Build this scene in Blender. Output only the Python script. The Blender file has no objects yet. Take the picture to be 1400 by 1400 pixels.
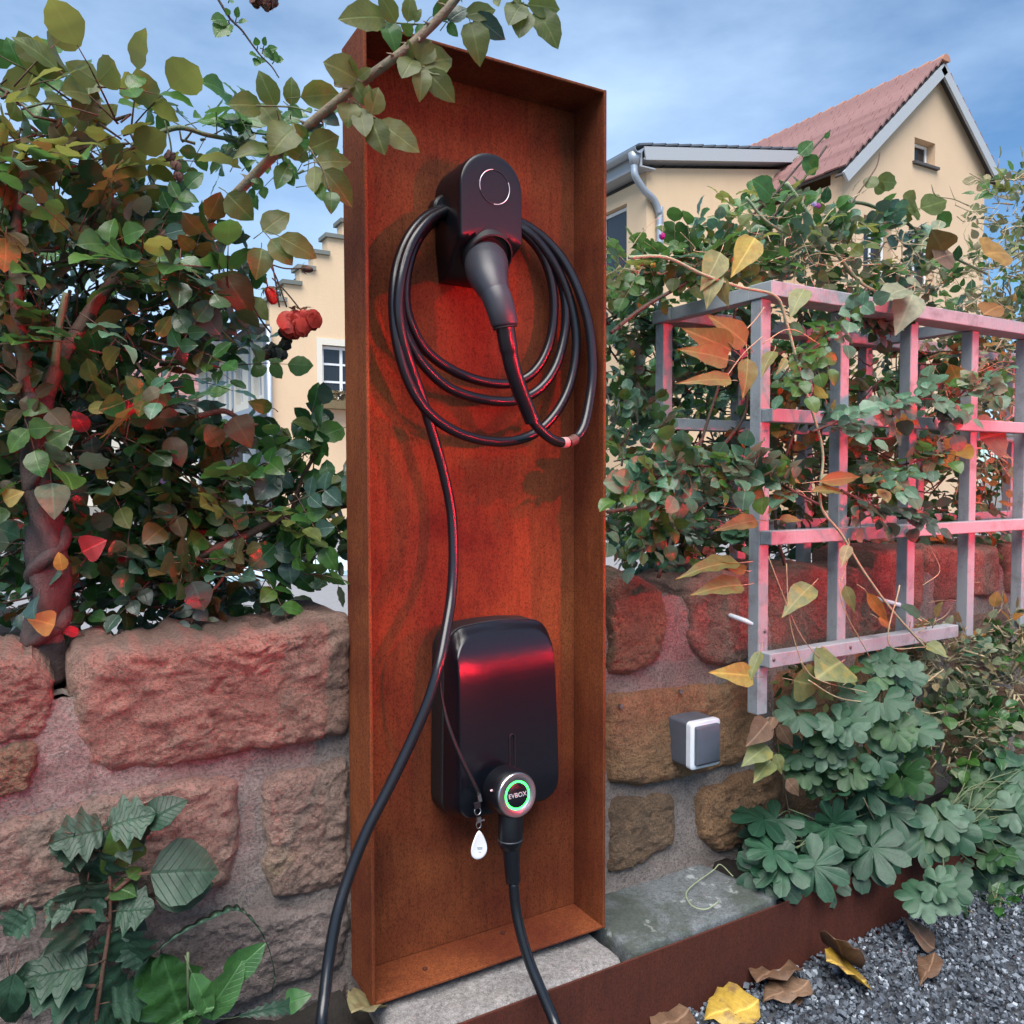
import bpy, math, random
import numpy as np
from mathutils import Vector, Matrix, noise
R = random.Random(7)
SC = bpy.context.scene
COL = SC.collection

# ------------------------------------------------------------------ camera, sky, sun, exposure
CAM = Vector((0, 0, 0.97)); FPX = 1124.57
YAW, PITCH, ROLL = 0.52622441, 0.0405401, -0.00277083
_f = Vector((math.sin(YAW)*math.cos(PITCH), math.cos(YAW)*math.cos(PITCH), -math.sin(PITCH)))
_r = Vector((math.cos(YAW), -math.sin(YAW), 0)); _u = _r.cross(_f)
_r, _u = _r*math.cos(ROLL)+_u*math.sin(ROLL), -_r*math.sin(ROLL)+_u*math.cos(ROLL)
cd = bpy.data.cameras.new('camera'); cam = bpy.data.objects.new('camera', cd); COL.objects.link(cam)
cd.sensor_width = 36; cd.lens = 36*FPX/1400; cd.clip_start = 0.05; cd.clip_end = 400
cam.matrix_world = Matrix(((_r.x, _u.x, -_f.x, CAM.x), (_r.y, _u.y, -_f.y, CAM.y), (_r.z, _u.z, -_f.z, CAM.z), (0, 0, 0, 1)))
SC.camera = cam
SUN_EL, SUN_AZ = math.radians(60), math.radians(216)      # azimuth from +Y towards +X: high, over the viewer's left shoulder
w = bpy.data.worlds.new('World'); SC.world = w; w.use_nodes = True
nt = w.node_tree; nt.nodes.clear()
def _n(t, **k):
    n = nt.nodes.new(t)
    for a, b in k.items(): setattr(n, a, b)
    return n
sky = _n('ShaderNodeTexSky', sky_type='NISHITA', sun_disc=False, sun_elevation=SUN_EL, sun_rotation=SUN_AZ, air_density=1.0, dust_density=0.4, ozone_density=1.6, altitude=200)
tc = _n('ShaderNodeTexCoord'); mp = _n('ShaderNodeMapping'); mp.inputs['Scale'].default_value = (1, 1, 2.6)
no = _n('ShaderNodeTexNoise'); no.inputs['Scale'].default_value = 1.6; no.inputs['Detail'].default_value = 8; no.inputs['Roughness'].default_value = .55
rp = _n('ShaderNodeValToRGB'); rp.color_ramp.elements[0].position = .36; rp.color_ramp.elements[1].position = .74
mx = _n('ShaderNodeMix', data_type='RGBA'); mx.inputs['B'].default_value = (5.4, 7.2, 9.6, 1)
ml = _n('ShaderNodeMath', operation='MULTIPLY'); ml.inputs[1].default_value = .85
bg = _n('ShaderNodeBackground'); bg.inputs['Strength'].default_value = 0.088
out = _n('ShaderNodeOutputWorld')
L = nt.links.new
L(tc.outputs['Generated'], mp.inputs['Vector']); L(mp.outputs['Vector'], no.inputs['Vector']); L(no.outputs['Fac'], rp.inputs['Fac'])
L(rp.outputs['Color'], ml.inputs[0]); L(ml.outputs[0], mx.inputs['Factor']); L(sky.outputs['Color'], mx.inputs['A']); tn = _n('ShaderNodeMix', data_type='RGBA', blend_type='MULTIPLY'); tn.inputs['Factor'].default_value = 1; tn.inputs['B'].default_value = (.72, .97, 1.12, 1); L(sky.outputs['Color'], tn.inputs['A']); L(tn.outputs['Result'], mx.inputs['A']); L(mx.outputs['Result'], bg.inputs['Color']); L(bg.outputs[0], out.inputs['Surface'])
sd = bpy.data.lights.new('sun', 'SUN'); sd.energy = 4.4; sd.angle = math.radians(52); sd.color = (1, .95, .88)
sun = bpy.data.objects.new('sun', sd); COL.objects.link(sun)
_sd = Vector((math.sin(SUN_AZ)*math.cos(SUN_EL), math.cos(SUN_AZ)*math.cos(SUN_EL), math.sin(SUN_EL)))
sun.rotation_euler = _sd.to_track_quat('Z', 'Y').to_euler()
SC.view_settings.view_transform = 'Standard'; SC.view_settings.look = 'None'; SC.view_settings.gamma = 1
SC.view_settings.use_curve_mapping = False; SC.view_settings.exposure = 0.76
LAMP_STRENGTH = 10500.0                                       # the lit red tail lights of the car parked behind the viewer

# ------------------------------------------------------------------ helpers
def ray(u, v): return _f + _r*((u-700)/FPX) + _u*((700-v)/FPX)
def at(u, v, Y): d = ray(u, v); return CAM + d*(Y/d.y)          # the point seen at a photo pixel, on the plane y = Y
def atz(u, v, z): d = ray(u, v); return CAM + d*((z-CAM.z)/d.z)
def proj(p):
    q = p-CAM; d = q.dot(_f)
    return (700+FPX*q.dot(_r)/d, 700-FPX*q.dot(_u)/d, d)
def wloc(o):
    l = Vector((0, 0, 0))
    while o: l = l + o.location; o = o.parent
    return l
def tag(o, label=None, cat=None, group=None, kind=None):
    if label: o['label'] = label
    if cat: o['category'] = cat
    if group: o['group'] = group
    if kind: o['kind'] = kind
    return o
def thing(name, label, cat, loc=(0, 0, 0), group=None):
    o = bpy.data.objects.new(name, None); COL.objects.link(o); o.location = loc; o.empty_display_size = .05
    return tag(o, label, cat, group)

class MB:
    """collects shapes; build() links them as ONE mesh object"""
    def __init__(s): s.v = []; s.f = []; s.uv = None
    def add(s, vs, fs):
        b = len(s.v); s.v += [Vector(p) for p in vs]; s.f += [tuple(i+b for i in f) for f in fs]; return s
    def box(s, lo, hi, bev=0.0):
        x0, y0, z0 = lo; x1, y1, z1 = hi
        if bev <= 0:
            return s.add([(x0, y0, z0), (x1, y0, z0), (x1, y1, z0), (x0, y1, z0), (x0, y0, z1), (x1, y0, z1), (x1, y1, z1), (x0, y1, z1)],
                         [(0, 3, 2, 1), (4, 5, 6, 7), (0, 1, 5, 4), (1, 2, 6, 5), (2, 3, 7, 6), (3, 0, 4, 7)])
        b = bev; P = []
        for (z, i) in ((z0, b), (z0+b, 0), (z1-b, 0), (z1, b)):
            for (x, y) in ((x0+b+i*0, y0+i), (x1-b, y0+i), (x1-i, y0+b), (x1-i, y1-b), (x1-b, y1-i), (x0+b, y1-i), (x0+i, y1-b), (x0+i, y0+b)): P.append((x, y, z))
        F = [tuple(range(7, -1, -1)), tuple(range(24, 32))]
        for k in range(3):
            for j in range(8): F.append((k*8+j, k*8+(j+1) % 8, k*8+8+(j+1) % 8, k*8+8+j))
        return s.add(P, F)
    def obox(s, c, ax, ay, az):                                   # oriented box: centre and three half-axis vectors
        c = Vector(c); ax, ay, az = Vector(ax), Vector(ay), Vector(az)
        P = [c+ax*i+ay*j+az*k for k in (-1, 1) for (i, j) in ((-1, -1), (1, -1), (1, 1), (-1, 1))]
        return s.add(P, [(0, 3, 2, 1), (4, 5, 6, 7), (0, 1, 5, 4), (1, 2, 6, 5), (2, 3, 7, 6), (3, 0, 4, 7)])
    def tube(s, pts, rad, n=8, cap=True, wob=0.0, tw=0.0):
        pts = [Vector(p) for p in pts]; m = len(pts)
        if not hasattr(rad, '__len__'): rad = [rad]*m
        t = [(pts[min(i+1, m-1)]-pts[max(i-1, 0)]).normalized() for i in range(m)]
        a = Vector((0, 0, 1)) if abs(t[0].z) < .9 else Vector((1, 0, 0))
        a = (a-t[0]*a.dot(t[0])).normalized(); P = []
        for i in range(m):
            a = (a-t[i]*a.dot(t[i])).normalized(); b = t[i].cross(a)
            for j in range(n):
                th = 2*math.pi*j/n + tw*i; rr = rad[i]*(1+wob*math.sin(3*th+i*.35))
                P.append(pts[i]+a*math.cos(th)*rr+b*math.sin(th)*rr)
        F = [(i*n+j, i*n+(j+1) % n, (i+1)*n+(j+1) % n, (i+1)*n+j) for i in range(m-1) for j in range(n)]
        if cap: F += [tuple(range(n-1, -1, -1)), tuple(range((m-1)*n, m*n))]
        return s.add(P, F)
    def loft(s, rings, cap0=True, cap1=True):
        n = len(rings[0]); P = [p for r in rings for p in r]
        F = [(i*n+j, i*n+(j+1) % n, (i+1)*n+(j+1) % n, (i+1)*n+j) for i in range(len(rings)-1) for j in range(n)]
        if cap0: F.append(tuple(range(n-1, -1, -1)))
        if cap1: F.append(tuple(range((len(rings)-1)*n, len(rings)*n)))
        return s.add(P, F)
    def grid(s, nu, nv, fn):
        P = [fn(i/(nu-1), j/(nv-1)) for j in range(nv) for i in range(nu)]
        return s.add(P, [(j*nu+i, j*nu+i+1, (j+1)*nu+i+1, (j+1)*nu+i) for j in range(nv-1) for i in range(nu-1)])
    def disc(s, c, ax, ay, r0, r1, n=32, t=0.0):                   # annulus/disc of thickness t along -(ax x ay)
        c = Vector(c); ax, ay = Vector(ax).normalized(), Vector(ay).normalized(); nn = ax.cross(ay)*t
        def ring(r, o): return [c+o+ax*math.cos(2*math.pi*k/n)*r+ay*math.sin(2*math.pi*k/n)*r for k in range(n)]
        z = Vector((0, 0, 0))
        if r0 <= 0: return s.loft([ring(r1, z), ring(r1, nn)])
        return s.loft([ring(r0, nn), ring(r0, z), ring(r1, z), ring(r1, nn), ring(r0, nn)], False, False)
    def mesh(s, name, off=Vector((0, 0, 0)), smooth=False):
        me = bpy.data.meshes.new(name); me.from_pydata([p-off for p in s.v], [], s.f); me.update()
        if smooth: me.polygons.foreach_set('use_smooth', [True]*len(me.polygons))
        return me
    def build(s, name, mat, parent=None, smooth=False, angle=None, kind=None, label=None):
        off = wloc(parent) if parent else Vector((0, 0, 0))
        me = s.mesh(name, off, smooth or angle is not None)
        if angle is not None: me.set_sharp_from_angle(angle=math.radians(angle))
        for m in (mat if isinstance(mat, (list, tuple)) else [mat]): me.materials.append(m)
        o = bpy.data.objects.new(name, me); COL.objects.link(o)
        if parent: o.parent = parent
        return tag(o, label, None, None, kind)
def crom(pts, k=8):                                              # Catmull-Rom through points
    pts = [Vector(p) for p in pts]; q = [pts[0]*2-pts[1]]+pts+[pts[-1]*2-pts[-2]]; o = []
    for i in range(1, len(q)-2):
        for j in range(k):
            t = j/k; a, b, c, d = q[i-1:i+3]
            o.append(.5*((2*b)+(c-a)*t+(2*a-5*b+4*c-d)*t*t+(3*b-a-3*c+d)*t**3))
    return o+[pts[-1]]
def rv(s=1.0): return Vector((R.gauss(0, 1), R.gauss(0, 1), R.gauss(0, 1)))*s
def fbm(p, o=5): return noise.fractal(p, 1.0, 2.0, o)

# ------------------------------------------------------------------ materials
class M_:
    def __init__(s, name):
        s.m = bpy.data.materials.new(name); s.m.use_nodes = True; s.nt = s.m.node_tree; s.b = s.nt.nodes['Principled BSDF']; s.out = s.nt.nodes['Material Output']
    def n(s, t, ins=None, **k):
        n = s.nt.nodes.new('ShaderNode'+t)
        for a, b in k.items(): setattr(n, a, b)
        for a, b in (ins or {}).items(): s.set(n, a, b)
        return n
    def set(s, n, a, b):
        if isinstance(b, bpy.types.NodeSocket): s.nt.links.new(b, n.inputs[a])
        else: n.inputs[a].default_value = (tuple(b)+(1,) if isinstance(b, tuple) and len(b) == 3 and n.inputs[a].type == 'RGBA' else b)
    def coord(s, kind='Object', scale=(1, 1, 1)):
        c = s.n('TexCoord').outputs[kind]; return s.n('Mapping', {'Vector': c, 'Scale': scale}).outputs[0]
    def geo(s, scale=(1, 1, 1)): return s.n('Mapping', {'Vector': s.n('NewGeometry').outputs['Position'], 'Scale': scale}).outputs[0]
    def noise(s, vec, scale, det=6, rough=.6, dist=0): return s.n('TexNoise', {'Vector': vec, 'Scale': scale, 'Detail': det, 'Roughness': rough, 'Distortion': dist}).outputs['Fac']
    def ramp(s, fac, stops, interp='LINEAR'):
        r = s.n('ValToRGB', {'Fac': fac}); e = r.color_ramp.elements; r.color_ramp.interpolation = interp
        while len(e) < len(stops): e.new(.5)
        for x, (p, c) in zip(e, stops): x.position = p; x.color = tuple(c)+(1,) if hasattr(c, '__len__') else (c, c, c, 1)
        return r.outputs['Color']
    def mix(s, fac, a, b, blend='MIX'):
        m = s.n('Mix', data_type='RGBA', blend_type=blend)
        for k, x in (('Factor', fac), ('A', a), ('B', b)): s.set(m, k, x)
        return m.outputs['Result']
    def math(s, op, a, b=0.0):
        m = s.n('Math', operation=op); s.set(m, 0, a); s.set(m, 1, b); return m.outputs[0]
    def bump(s, h, strength=.3, dist=.01): s.set(s.b, 'Normal', s.n('Bump', {'Height': h, 'Strength': strength, 'Distance': dist}).outputs[0])
    def done(s, col=None, rough=None, metal=None, **k):
        if col is not None: s.set(s.b, 'Base Color', col)
        if rough is not None: s.set(s.b, 'Roughness', rough)
        if metal is not None: s.set(s.b, 'Metallic', metal)
        for a, b in k.items(): s.set(s.b, a.replace('_', ' '), b)
        return s.m

def plain(name, col, rough=.5, metal=0.0, var=.12, bump=.0, bscale=300, **k):
    m = M_(name); v = m.geo(); f = m.noise(v, 35, 5)
    c = m.mix(f, tuple(x*(1-var) for x in col), tuple(min(1, x*(1+var)) for x in col))
    if bump: m.bump(m.noise(v, bscale, 3), bump, .002)
    return m.done(c, rough, metal, **k)

def rust(name, dark, mid, lite, seed=0.0):
    m = M_(name); v = m.geo((1, 1, 1)); st = m.geo((1, 1, .10))
    big = m.noise(v, 4.2, 5, .6, .3); streak = m.noise(st, 110, 5, .7); speck = m.noise(m.geo((1, 1, .62)), 430, 4, .75); fine = m.noise(v, 1100, 2)
    c = m.mix(m.ramp(big, [(.3, 0), (.7, 1)]), mid, lite)
    c = m.mix(m.math('MULTIPLY', m.ramp(streak, [(.46, 0), (.76, 1)]), .5), c, tuple((a+b)/2 for a, b in zip(dark, mid)))
    c = m.mix(m.math('MULTIPLY', m.ramp(speck, [(.47, 0), (.68, 1)]), .72), c, dark)
    c = m.mix(m.math('MULTIPLY', m.ramp(fine, [(.62, 0), (.8, 1)]), .35), c, tuple(min(1, x*1.6) for x in lite))
    blot = m.noise(m.geo((1, 1, .22)), 16, 6, .75)
    c = m.mix(m.math('MULTIPLY', m.ramp(blot, [(.55, 0), (.72, 1)]), .35), c, dark)
    m.bump(m.math('ADD', speck, m.math('MULTIPLY', fine, .5)), .35, .0015)
    return m.done(c, m.ramp(speck, [(.3, .70), (.7, .9)]), 0.0, Specular_IOR_Level=.18)
CORTEN = rust('corten_steel', (.014, .0035, .0025), (.092, .0150, .0080), (.225, .064, .020))
CORTEN_EDGE = rust('corten_edging_steel', (.018, .008, .007), (.060, .018, .013), (.095, .026, .016))
BLACK = plain('black_plastic', (.0045, .0055, .009), .22, bump=.06, bscale=1500)
BLACK_MATT = plain('matt_black_plastic', (.003, .0036, .006), .36, bump=.06, bscale=1600)
BLACK_DEEP = plain('black_shell', (.008, .008, .010), .55, bump=.2, bscale=1600)
RUBBER = plain('black_rubber', (.006, .007, .010), .27)
GRIP = plain('grey_black_grip', (.028, .031, .040), .42, bump=.1, bscale=1500)
STEEL = plain('brushed_steel', (.50, .50, .50), .28, 1.0)
SILVER = plain('silver_print', (.75, .76, .78), .35, .6)
WHITE = plain('white_plastic', (.78, .79, .82), .4)
DGREY = plain('grey_socket_plastic', (.075, .085, .11), .45, bump=.1)
LGREY = plain('light_grey_plastic', (.62, .66, .72), .4)
ZINC = plain('zinc', (.36, .40, .45), .42, .55)
def emis(name, col, s):
    m = M_(name); return m.done((.02, .02, .02), .4, Emission_Color=col, Emission_Strength=s)
GREEN = emis('green_led', (.03, 1.0, .08), 5.0)
REDLAMP = emis('lit_red_tail_lamp', (1.0, .012, .03), LAMP_STRENGTH)

def stone_mat(name, cols, seed):
    m = M_(name); v = m.n('Mapping', {'Vector': m.n('NewGeometry').outputs['Position'], 'Location': (seed, seed*2, 0)}).outputs[0]
    rnd = m.n('ObjectInfo').outputs['Random']
    big = m.noise(v, 7, 6, .62, .4); med = m.noise(v, 28, 8, .72, .3); fine = m.noise(v, 190, 5, .75); grain = m.noise(v, 620, 3, .7)
    c = m.ramp(big, [(.28, cols[0]), (.45, cols[1]), (.58, cols[2]), (.72, cols[3])])
    c = m.mix(m.math('MULTIPLY', m.ramp(med, [(.42, 0), (.66, 1)]), .62), c, cols[4])
    c = m.mix(m.math('MULTIPLY', m.ramp(fine, [(.47, 0), (.60, 1)]), .66), c, tuple(x*.25 for x in cols[1]))
    c = m.mix(m.math('MULTIPLY', m.ramp(grain, [(.60, 0), (.74, 1)]), .38), c, tuple(min(1, x*1.9+.04) for x in cols[2]))
    c = m.mix(m.math('MULTIPLY', rnd, .28), c, tuple(x*.55 for x in cols[1]))
    up = m.n('SeparateXYZ', {'Vector': m.n('NewGeometry').outputs['Normal']}).outputs['Z']       # lichen and moss settle on tops
    c = m.mix(m.math('MULTIPLY', m.ramp(m.math('ADD', up, m.math('ADD', m.math('MULTIPLY', fine, .5), m.math('MULTIPLY', med, .6))), [(1.02, 0), (1.35, 1)]), .85), c, (.075, .070, .055))
    h = m.math('ADD', m.math('MULTIPLY', med, 1.0), m.math('ADD', m.math('MULTIPLY', fine, 1.0), m.math('MULTIPLY', grain, .35)))
    m.bump(h, 1.0, .022)
    return m.done(c, .93)
RED_STONE = stone_mat('red_sandstone', ((.29, .165, .13), (.43, .245, .185), (.55, .335, .26), (.35, .20, .155), (.18, .135, .11)), 0)
PINK_STONE = stone_mat('pink_sandstone', ((.34, .225, .19), (.47, .305, .245), (.57, .38, .305), (.54, .39, .24), (.25, .195, .165)), 5)
OCHRE_STONE = stone_mat('ochre_sandstone', ((.36, .18, .088), (.48, .255, .125), (.56, .32, .165), (.40, .22, .13), (.20, .125, .08)), 9)
GREY_STONE = stone_mat('grey_sandstone', ((.27, .20, .185), (.38, .295, .275), (.46, .375, .35), (.32, .26, .24), (.16, .135, .125)), 13)
BROWN_STONE = stone_mat('brown_sandstone', ((.19, .115, .072), (.30, .185, .11), (.40, .26, .16), (.25, .165, .105), (.105, .078, .060)), 17)
MORTAR = stone_mat('lime_mortar', ((.37, .295, .265), (.46, .38, .35), (.54, .46, .43), (.42, .335, .30), (.31, .26, .235)), 21)
def slab_mat(name, a, b, moss):
    m = M_(name); v = m.geo(); big = m.noise(v, 9, 6, .6, .3); fine = m.noise(v, 130, 6, .75); g = m.noise(v, 520, 3, .7)
    c = m.mix(m.ramp(fine, [(.35, 0), (.65, 1)]), a, b)
    c = m.mix(m.math('MULTIPLY', m.ramp(g, [(.55, 0), (.7, 1)]), .5), c, tuple(min(1, x*2.1) for x in b))
    c = m.mix(m.math('MULTIPLY', m.ramp(big, [(.46, 0), (.60, 1)]), moss), c, (.028, .038, .022))
    c = m.mix(m.math('MULTIPLY', m.ramp(m.noise(v, 16, 5, .6), [(.62, 0), (.68, 1)]), moss*.8), c, (.42, .46, .46))
    m.bump(m.math('ADD', fine, g), .35, .006); return m.done(c, .82)
SLATE = slab_mat('wet_slate_slab', (.055, .062, .068), (.15, .165, .175), .7)
GRANITE = slab_mat('grey_granite', (.10, .093, .09), (.28, .26, .255), .05)
def wood(name):
    m = M_(name); g = m.noise(m.geo((14, 14, 1.6)), 30, 5, .6); v = m.geo(); w_ = m.noise(v, 22, 6, .7); f = m.noise(v, 240, 3)
    c = m.mix(g, (.22, .245, .27), (.33, .355, .38))
    c = m.mix(m.math('MULTIPLY', m.ramp(w_, [(.50, 0), (.70, 1)]), .65), c, (.13, .125, .12))
    m.bump(m.math('ADD', g, f), .25, .002); return m.done(c, .75)
WOOD = wood('weathered_grey_painted_wood')
SCREW = plain('screw_metal', (.22, .22, .23), .4, .9)
def soil_mat():
    m = M_('dark_soil'); v = m.geo(); a = m.noise(v, 45, 8, .75); b = m.noise(v, 260, 4, .7)
    c = m.mix(m.ramp(a, [(.3, 0), (.7, 1)]), (.010, .008, .007), (.045, .035, .028)); c = m.mix(m.ramp(b, [(.62, 0), (.75, .4)]), c, (.12, .11, .10))
    m.bump(m.math('ADD', a, b), .9, .02); return m.done(c, .95)
SOIL = soil_mat()
def chip_mat():
    m = M_('blue_grey_gravel'); a = m.n('Attribute', attribute_name='rnd').outputs['Fac']; f = m.noise(m.geo(), 600, 4, .7)
    c = m.ramp(a, [(0, (.030, .038, .050)), (.5, (.085, .102, .130)), (.88, (.19, .22, .265)), (1, (.45, .50, .57))])
    c = m.mix(m.math('MULTIPLY', f, .5), c, (.035, .04, .05)); m.bump(f, .3, .002); return m.done(c, .7)
CHIP = chip_mat()
def grnd(name, a, b, s1, s2):
    m = M_(name); v = m.geo(); f = m.noise(v, s1, 8, .7); g = m.noise(v, s2, 4, .7)
    c = m.mix(f, a, b); m.bump(g, .5, .01); return m.done(m.mix(m.math('MULTIPLY', g, .5), c, tuple(x*.5 for x in a)), .9)
GRAVEL_BED = grnd('gravel_bed', (.05, .055, .065), (.13, .14, .165), 160, 420)
GROUND = grnd('garden_ground', (.10, .095, .085), (.22, .21, .19), 3, 60)
PAVE = grnd('grey_paving', (.17, .17, .18), (.30, .30, .31), 14, 70)
def stucco(name, col):
    m = M_(name); v = m.geo(); f = m.noise(v, 1.3, 5, .6); g = m.noise(v, 40, 4, .7); st = m.noise(m.geo((1, 1, .15)), 5, 4)
    c = m.mix(f, tuple(x*.90 for x in col), tuple(x*1.06 for x in col)); c = m.mix(m.math('MULTIPLY', m.ramp(st, [(.55, 0), (.8, 1)]), .16), c, tuple(x*.6 for x in col))
    m.bump(g, .3, .02); return m.done(c, .92)
STUCCO = stucco('ochre_stucco', (.60, .43, .285)); STUCCO_L = stucco('pale_yellow_stucco', (.63, .46, .30)); CREAM = stucco('cream_render', (.62, .58, .50)); GREYWALL = stucco('grey_render', (.30, .29, .29))
def objrnd(name, a, b, rough=.8, bump=.2):
    m = M_(name); v = m.geo(); f = m.noise(v, 9, 5, .7); r = m.n('ObjectInfo').outputs['Random']; t = m.n('Attribute', attribute_name='rnd').outputs['Fac']
    k = m.math('FRACT', m.math('ADD', r, t)); c = m.mix(k, a, b); c = m.mix(m.math('MULTIPLY', f, .4), c, tuple(x*.6 for x in a)); m.bump(f, bump, .01); return m.done(c, rough)
TILE = objrnd('red_clay_tile', (.20, .098, .092), (.28, .145, .135)); RIDGE = objrnd('clay_ridge_tile', (.33, .15, .10), (.42, .20, .13)); ROOFSLATE = objrnd('blue_grey_slate', (.07, .085, .11), (.13, .15, .18)); COPING = objrnd('grey_coping', (.12, .13, .12), (.18, .19, .17))
GREYWOOD = plain('grey_painted_boards', (.34, .36, .39), .7); BEAM = plain('blue_grey_timber', (.26, .31, .37), .7); FRAMEW = plain('white_window_frame', (.72, .74, .76), .45); DARKW = plain('dark_soffit', (.06, .055, .055), .8)
def glass():
    m = M_('window_glass'); return m.done((.018, .022, .028), .06)
GLASS = glass(); BLUEPAINT = plain('pale_blue_paint', (.45, .60, .68), .5); CARPAINT = plain('dark_grey_car_paint', (.03, .032, .038), .25, .3)
def bark(name, a, b):
    m = M_(name); f = m.noise(m.geo((1, 1, .4)), 60, 6, .7); g = m.noise(m.geo(), 260, 4, .7); m.bump(m.math('ADD', f, g), .6, .004); return m.done(m.mix(m.ramp(f, [(.3, 0), (.7, 1)]), a, b), .7)
BARK = bark('purple_brown_bark', (.020, .012, .012), (.065, .038, .036)); CANE = bark('rose_cane', (.13, .085, .060), (.20, .17, .10)); CANE_RED = bark('reddish_cane', (.065, .032, .022), (.13, .070, .045)); CANE_GREEN = bark('green_cane', (.065, .085, .038), (.12, .15, .075)); TWIG = bark('brown_twig', (.035, .024, .018), (.08, .052, .036)); VINE = bark('pale_green_vine', (.22, .27, .15), (.34, .38, .24)); STRAW = bark('dry_straw_stem', (.30, .22, .12), (.46, .37, .23))

def leafmat(name, cols, back, rough=.42, trans=.30, tcol=None, vein=.5, spots=None, bmp=.25):
    m = M_(name); uv = m.n('UVMap').outputs[0]; sp = m.n('SeparateXYZ', {'Vector': uv}); U, V = sp.outputs['X'], sp.outputs['Y']
    r = m.math('FRACT', m.math('ADD', m.n('ObjectInfo').outputs['Random'], m.n('Attribute', attribute_name='rnd').outputs['Fac']))
    c = m.ramp(r, [(i/(len(cols)-1) if len(cols) > 1 else 0, x) for i, x in enumerate(cols)])
    pos = m.geo(); f = m.noise(pos, 60, 5, .65)
    c = m.mix(m.math('MULTIPLY', m.ramp(f, [(.38, 0), (.68, 1)]), .60), c, tuple(x*.42 for x in cols[0])); c = m.mix(m.math('MULTIPLY', m.ramp(m.noise(pos, 240, 3, .6), [(.62, 0), (.75, 1)]), .35), c, tuple(min(1, x*1.7+.02) for x in cols[-1]))
    if spots: c = m.mix(m.math('MULTIPLY', m.ramp(m.noise(pos, 34, 4, .6, .5), [(.50, 0), (.62, 1)]), spots[1]), c, spots[0])
    a = m.math('ABSOLUTE', m.math('SUBTRACT', U, .5))
    mid = m.ramp(a, [(0.0, 1), (.045, 0)])
    lat = m.ramp(m.math('ABSOLUTE', m.math('SINE', m.math('MULTIPLY', m.math('SUBTRACT', V, m.math('MULTIPLY', a, .7)), 26.0))), [(0, 1), (.22, 0)])
    vv = m.math('MULTIPLY', m.math('MAXIMUM', mid, m.math('MULTIPLY', lat, .45)), vein)
    hi = tuple(min(1, x*1.9+.03) for x in cols[len(cols)//2])
    c = m.mix(vv, c, hi)
    c = m.mix(m.math('MULTIPLY', m.n('NewGeometry').outputs['Backfacing'], .75), c, back)
    m.bump(m.math('ADD', m.math('MULTIPLY', lat, -.6), m.math('ADD', m.math('MULTIPLY', mid, -.8), f)), bmp, .002)
    m.done(c, rough); tr = m.n('BsdfTranslucent', {'Color': m.mix(.5, c, tcol or tuple(min(1, x*2.2) for x in cols[-1]))})
    ms = m.n('MixShader', {'Fac': trans}); m.nt.links.new(m.b.outputs[0], ms.inputs[1]); m.nt.links.new(tr.outputs[0], ms.inputs[2]); m.nt.links.new(ms.outputs[0], m.out.inputs['Surface'])
    return m.m
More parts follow.
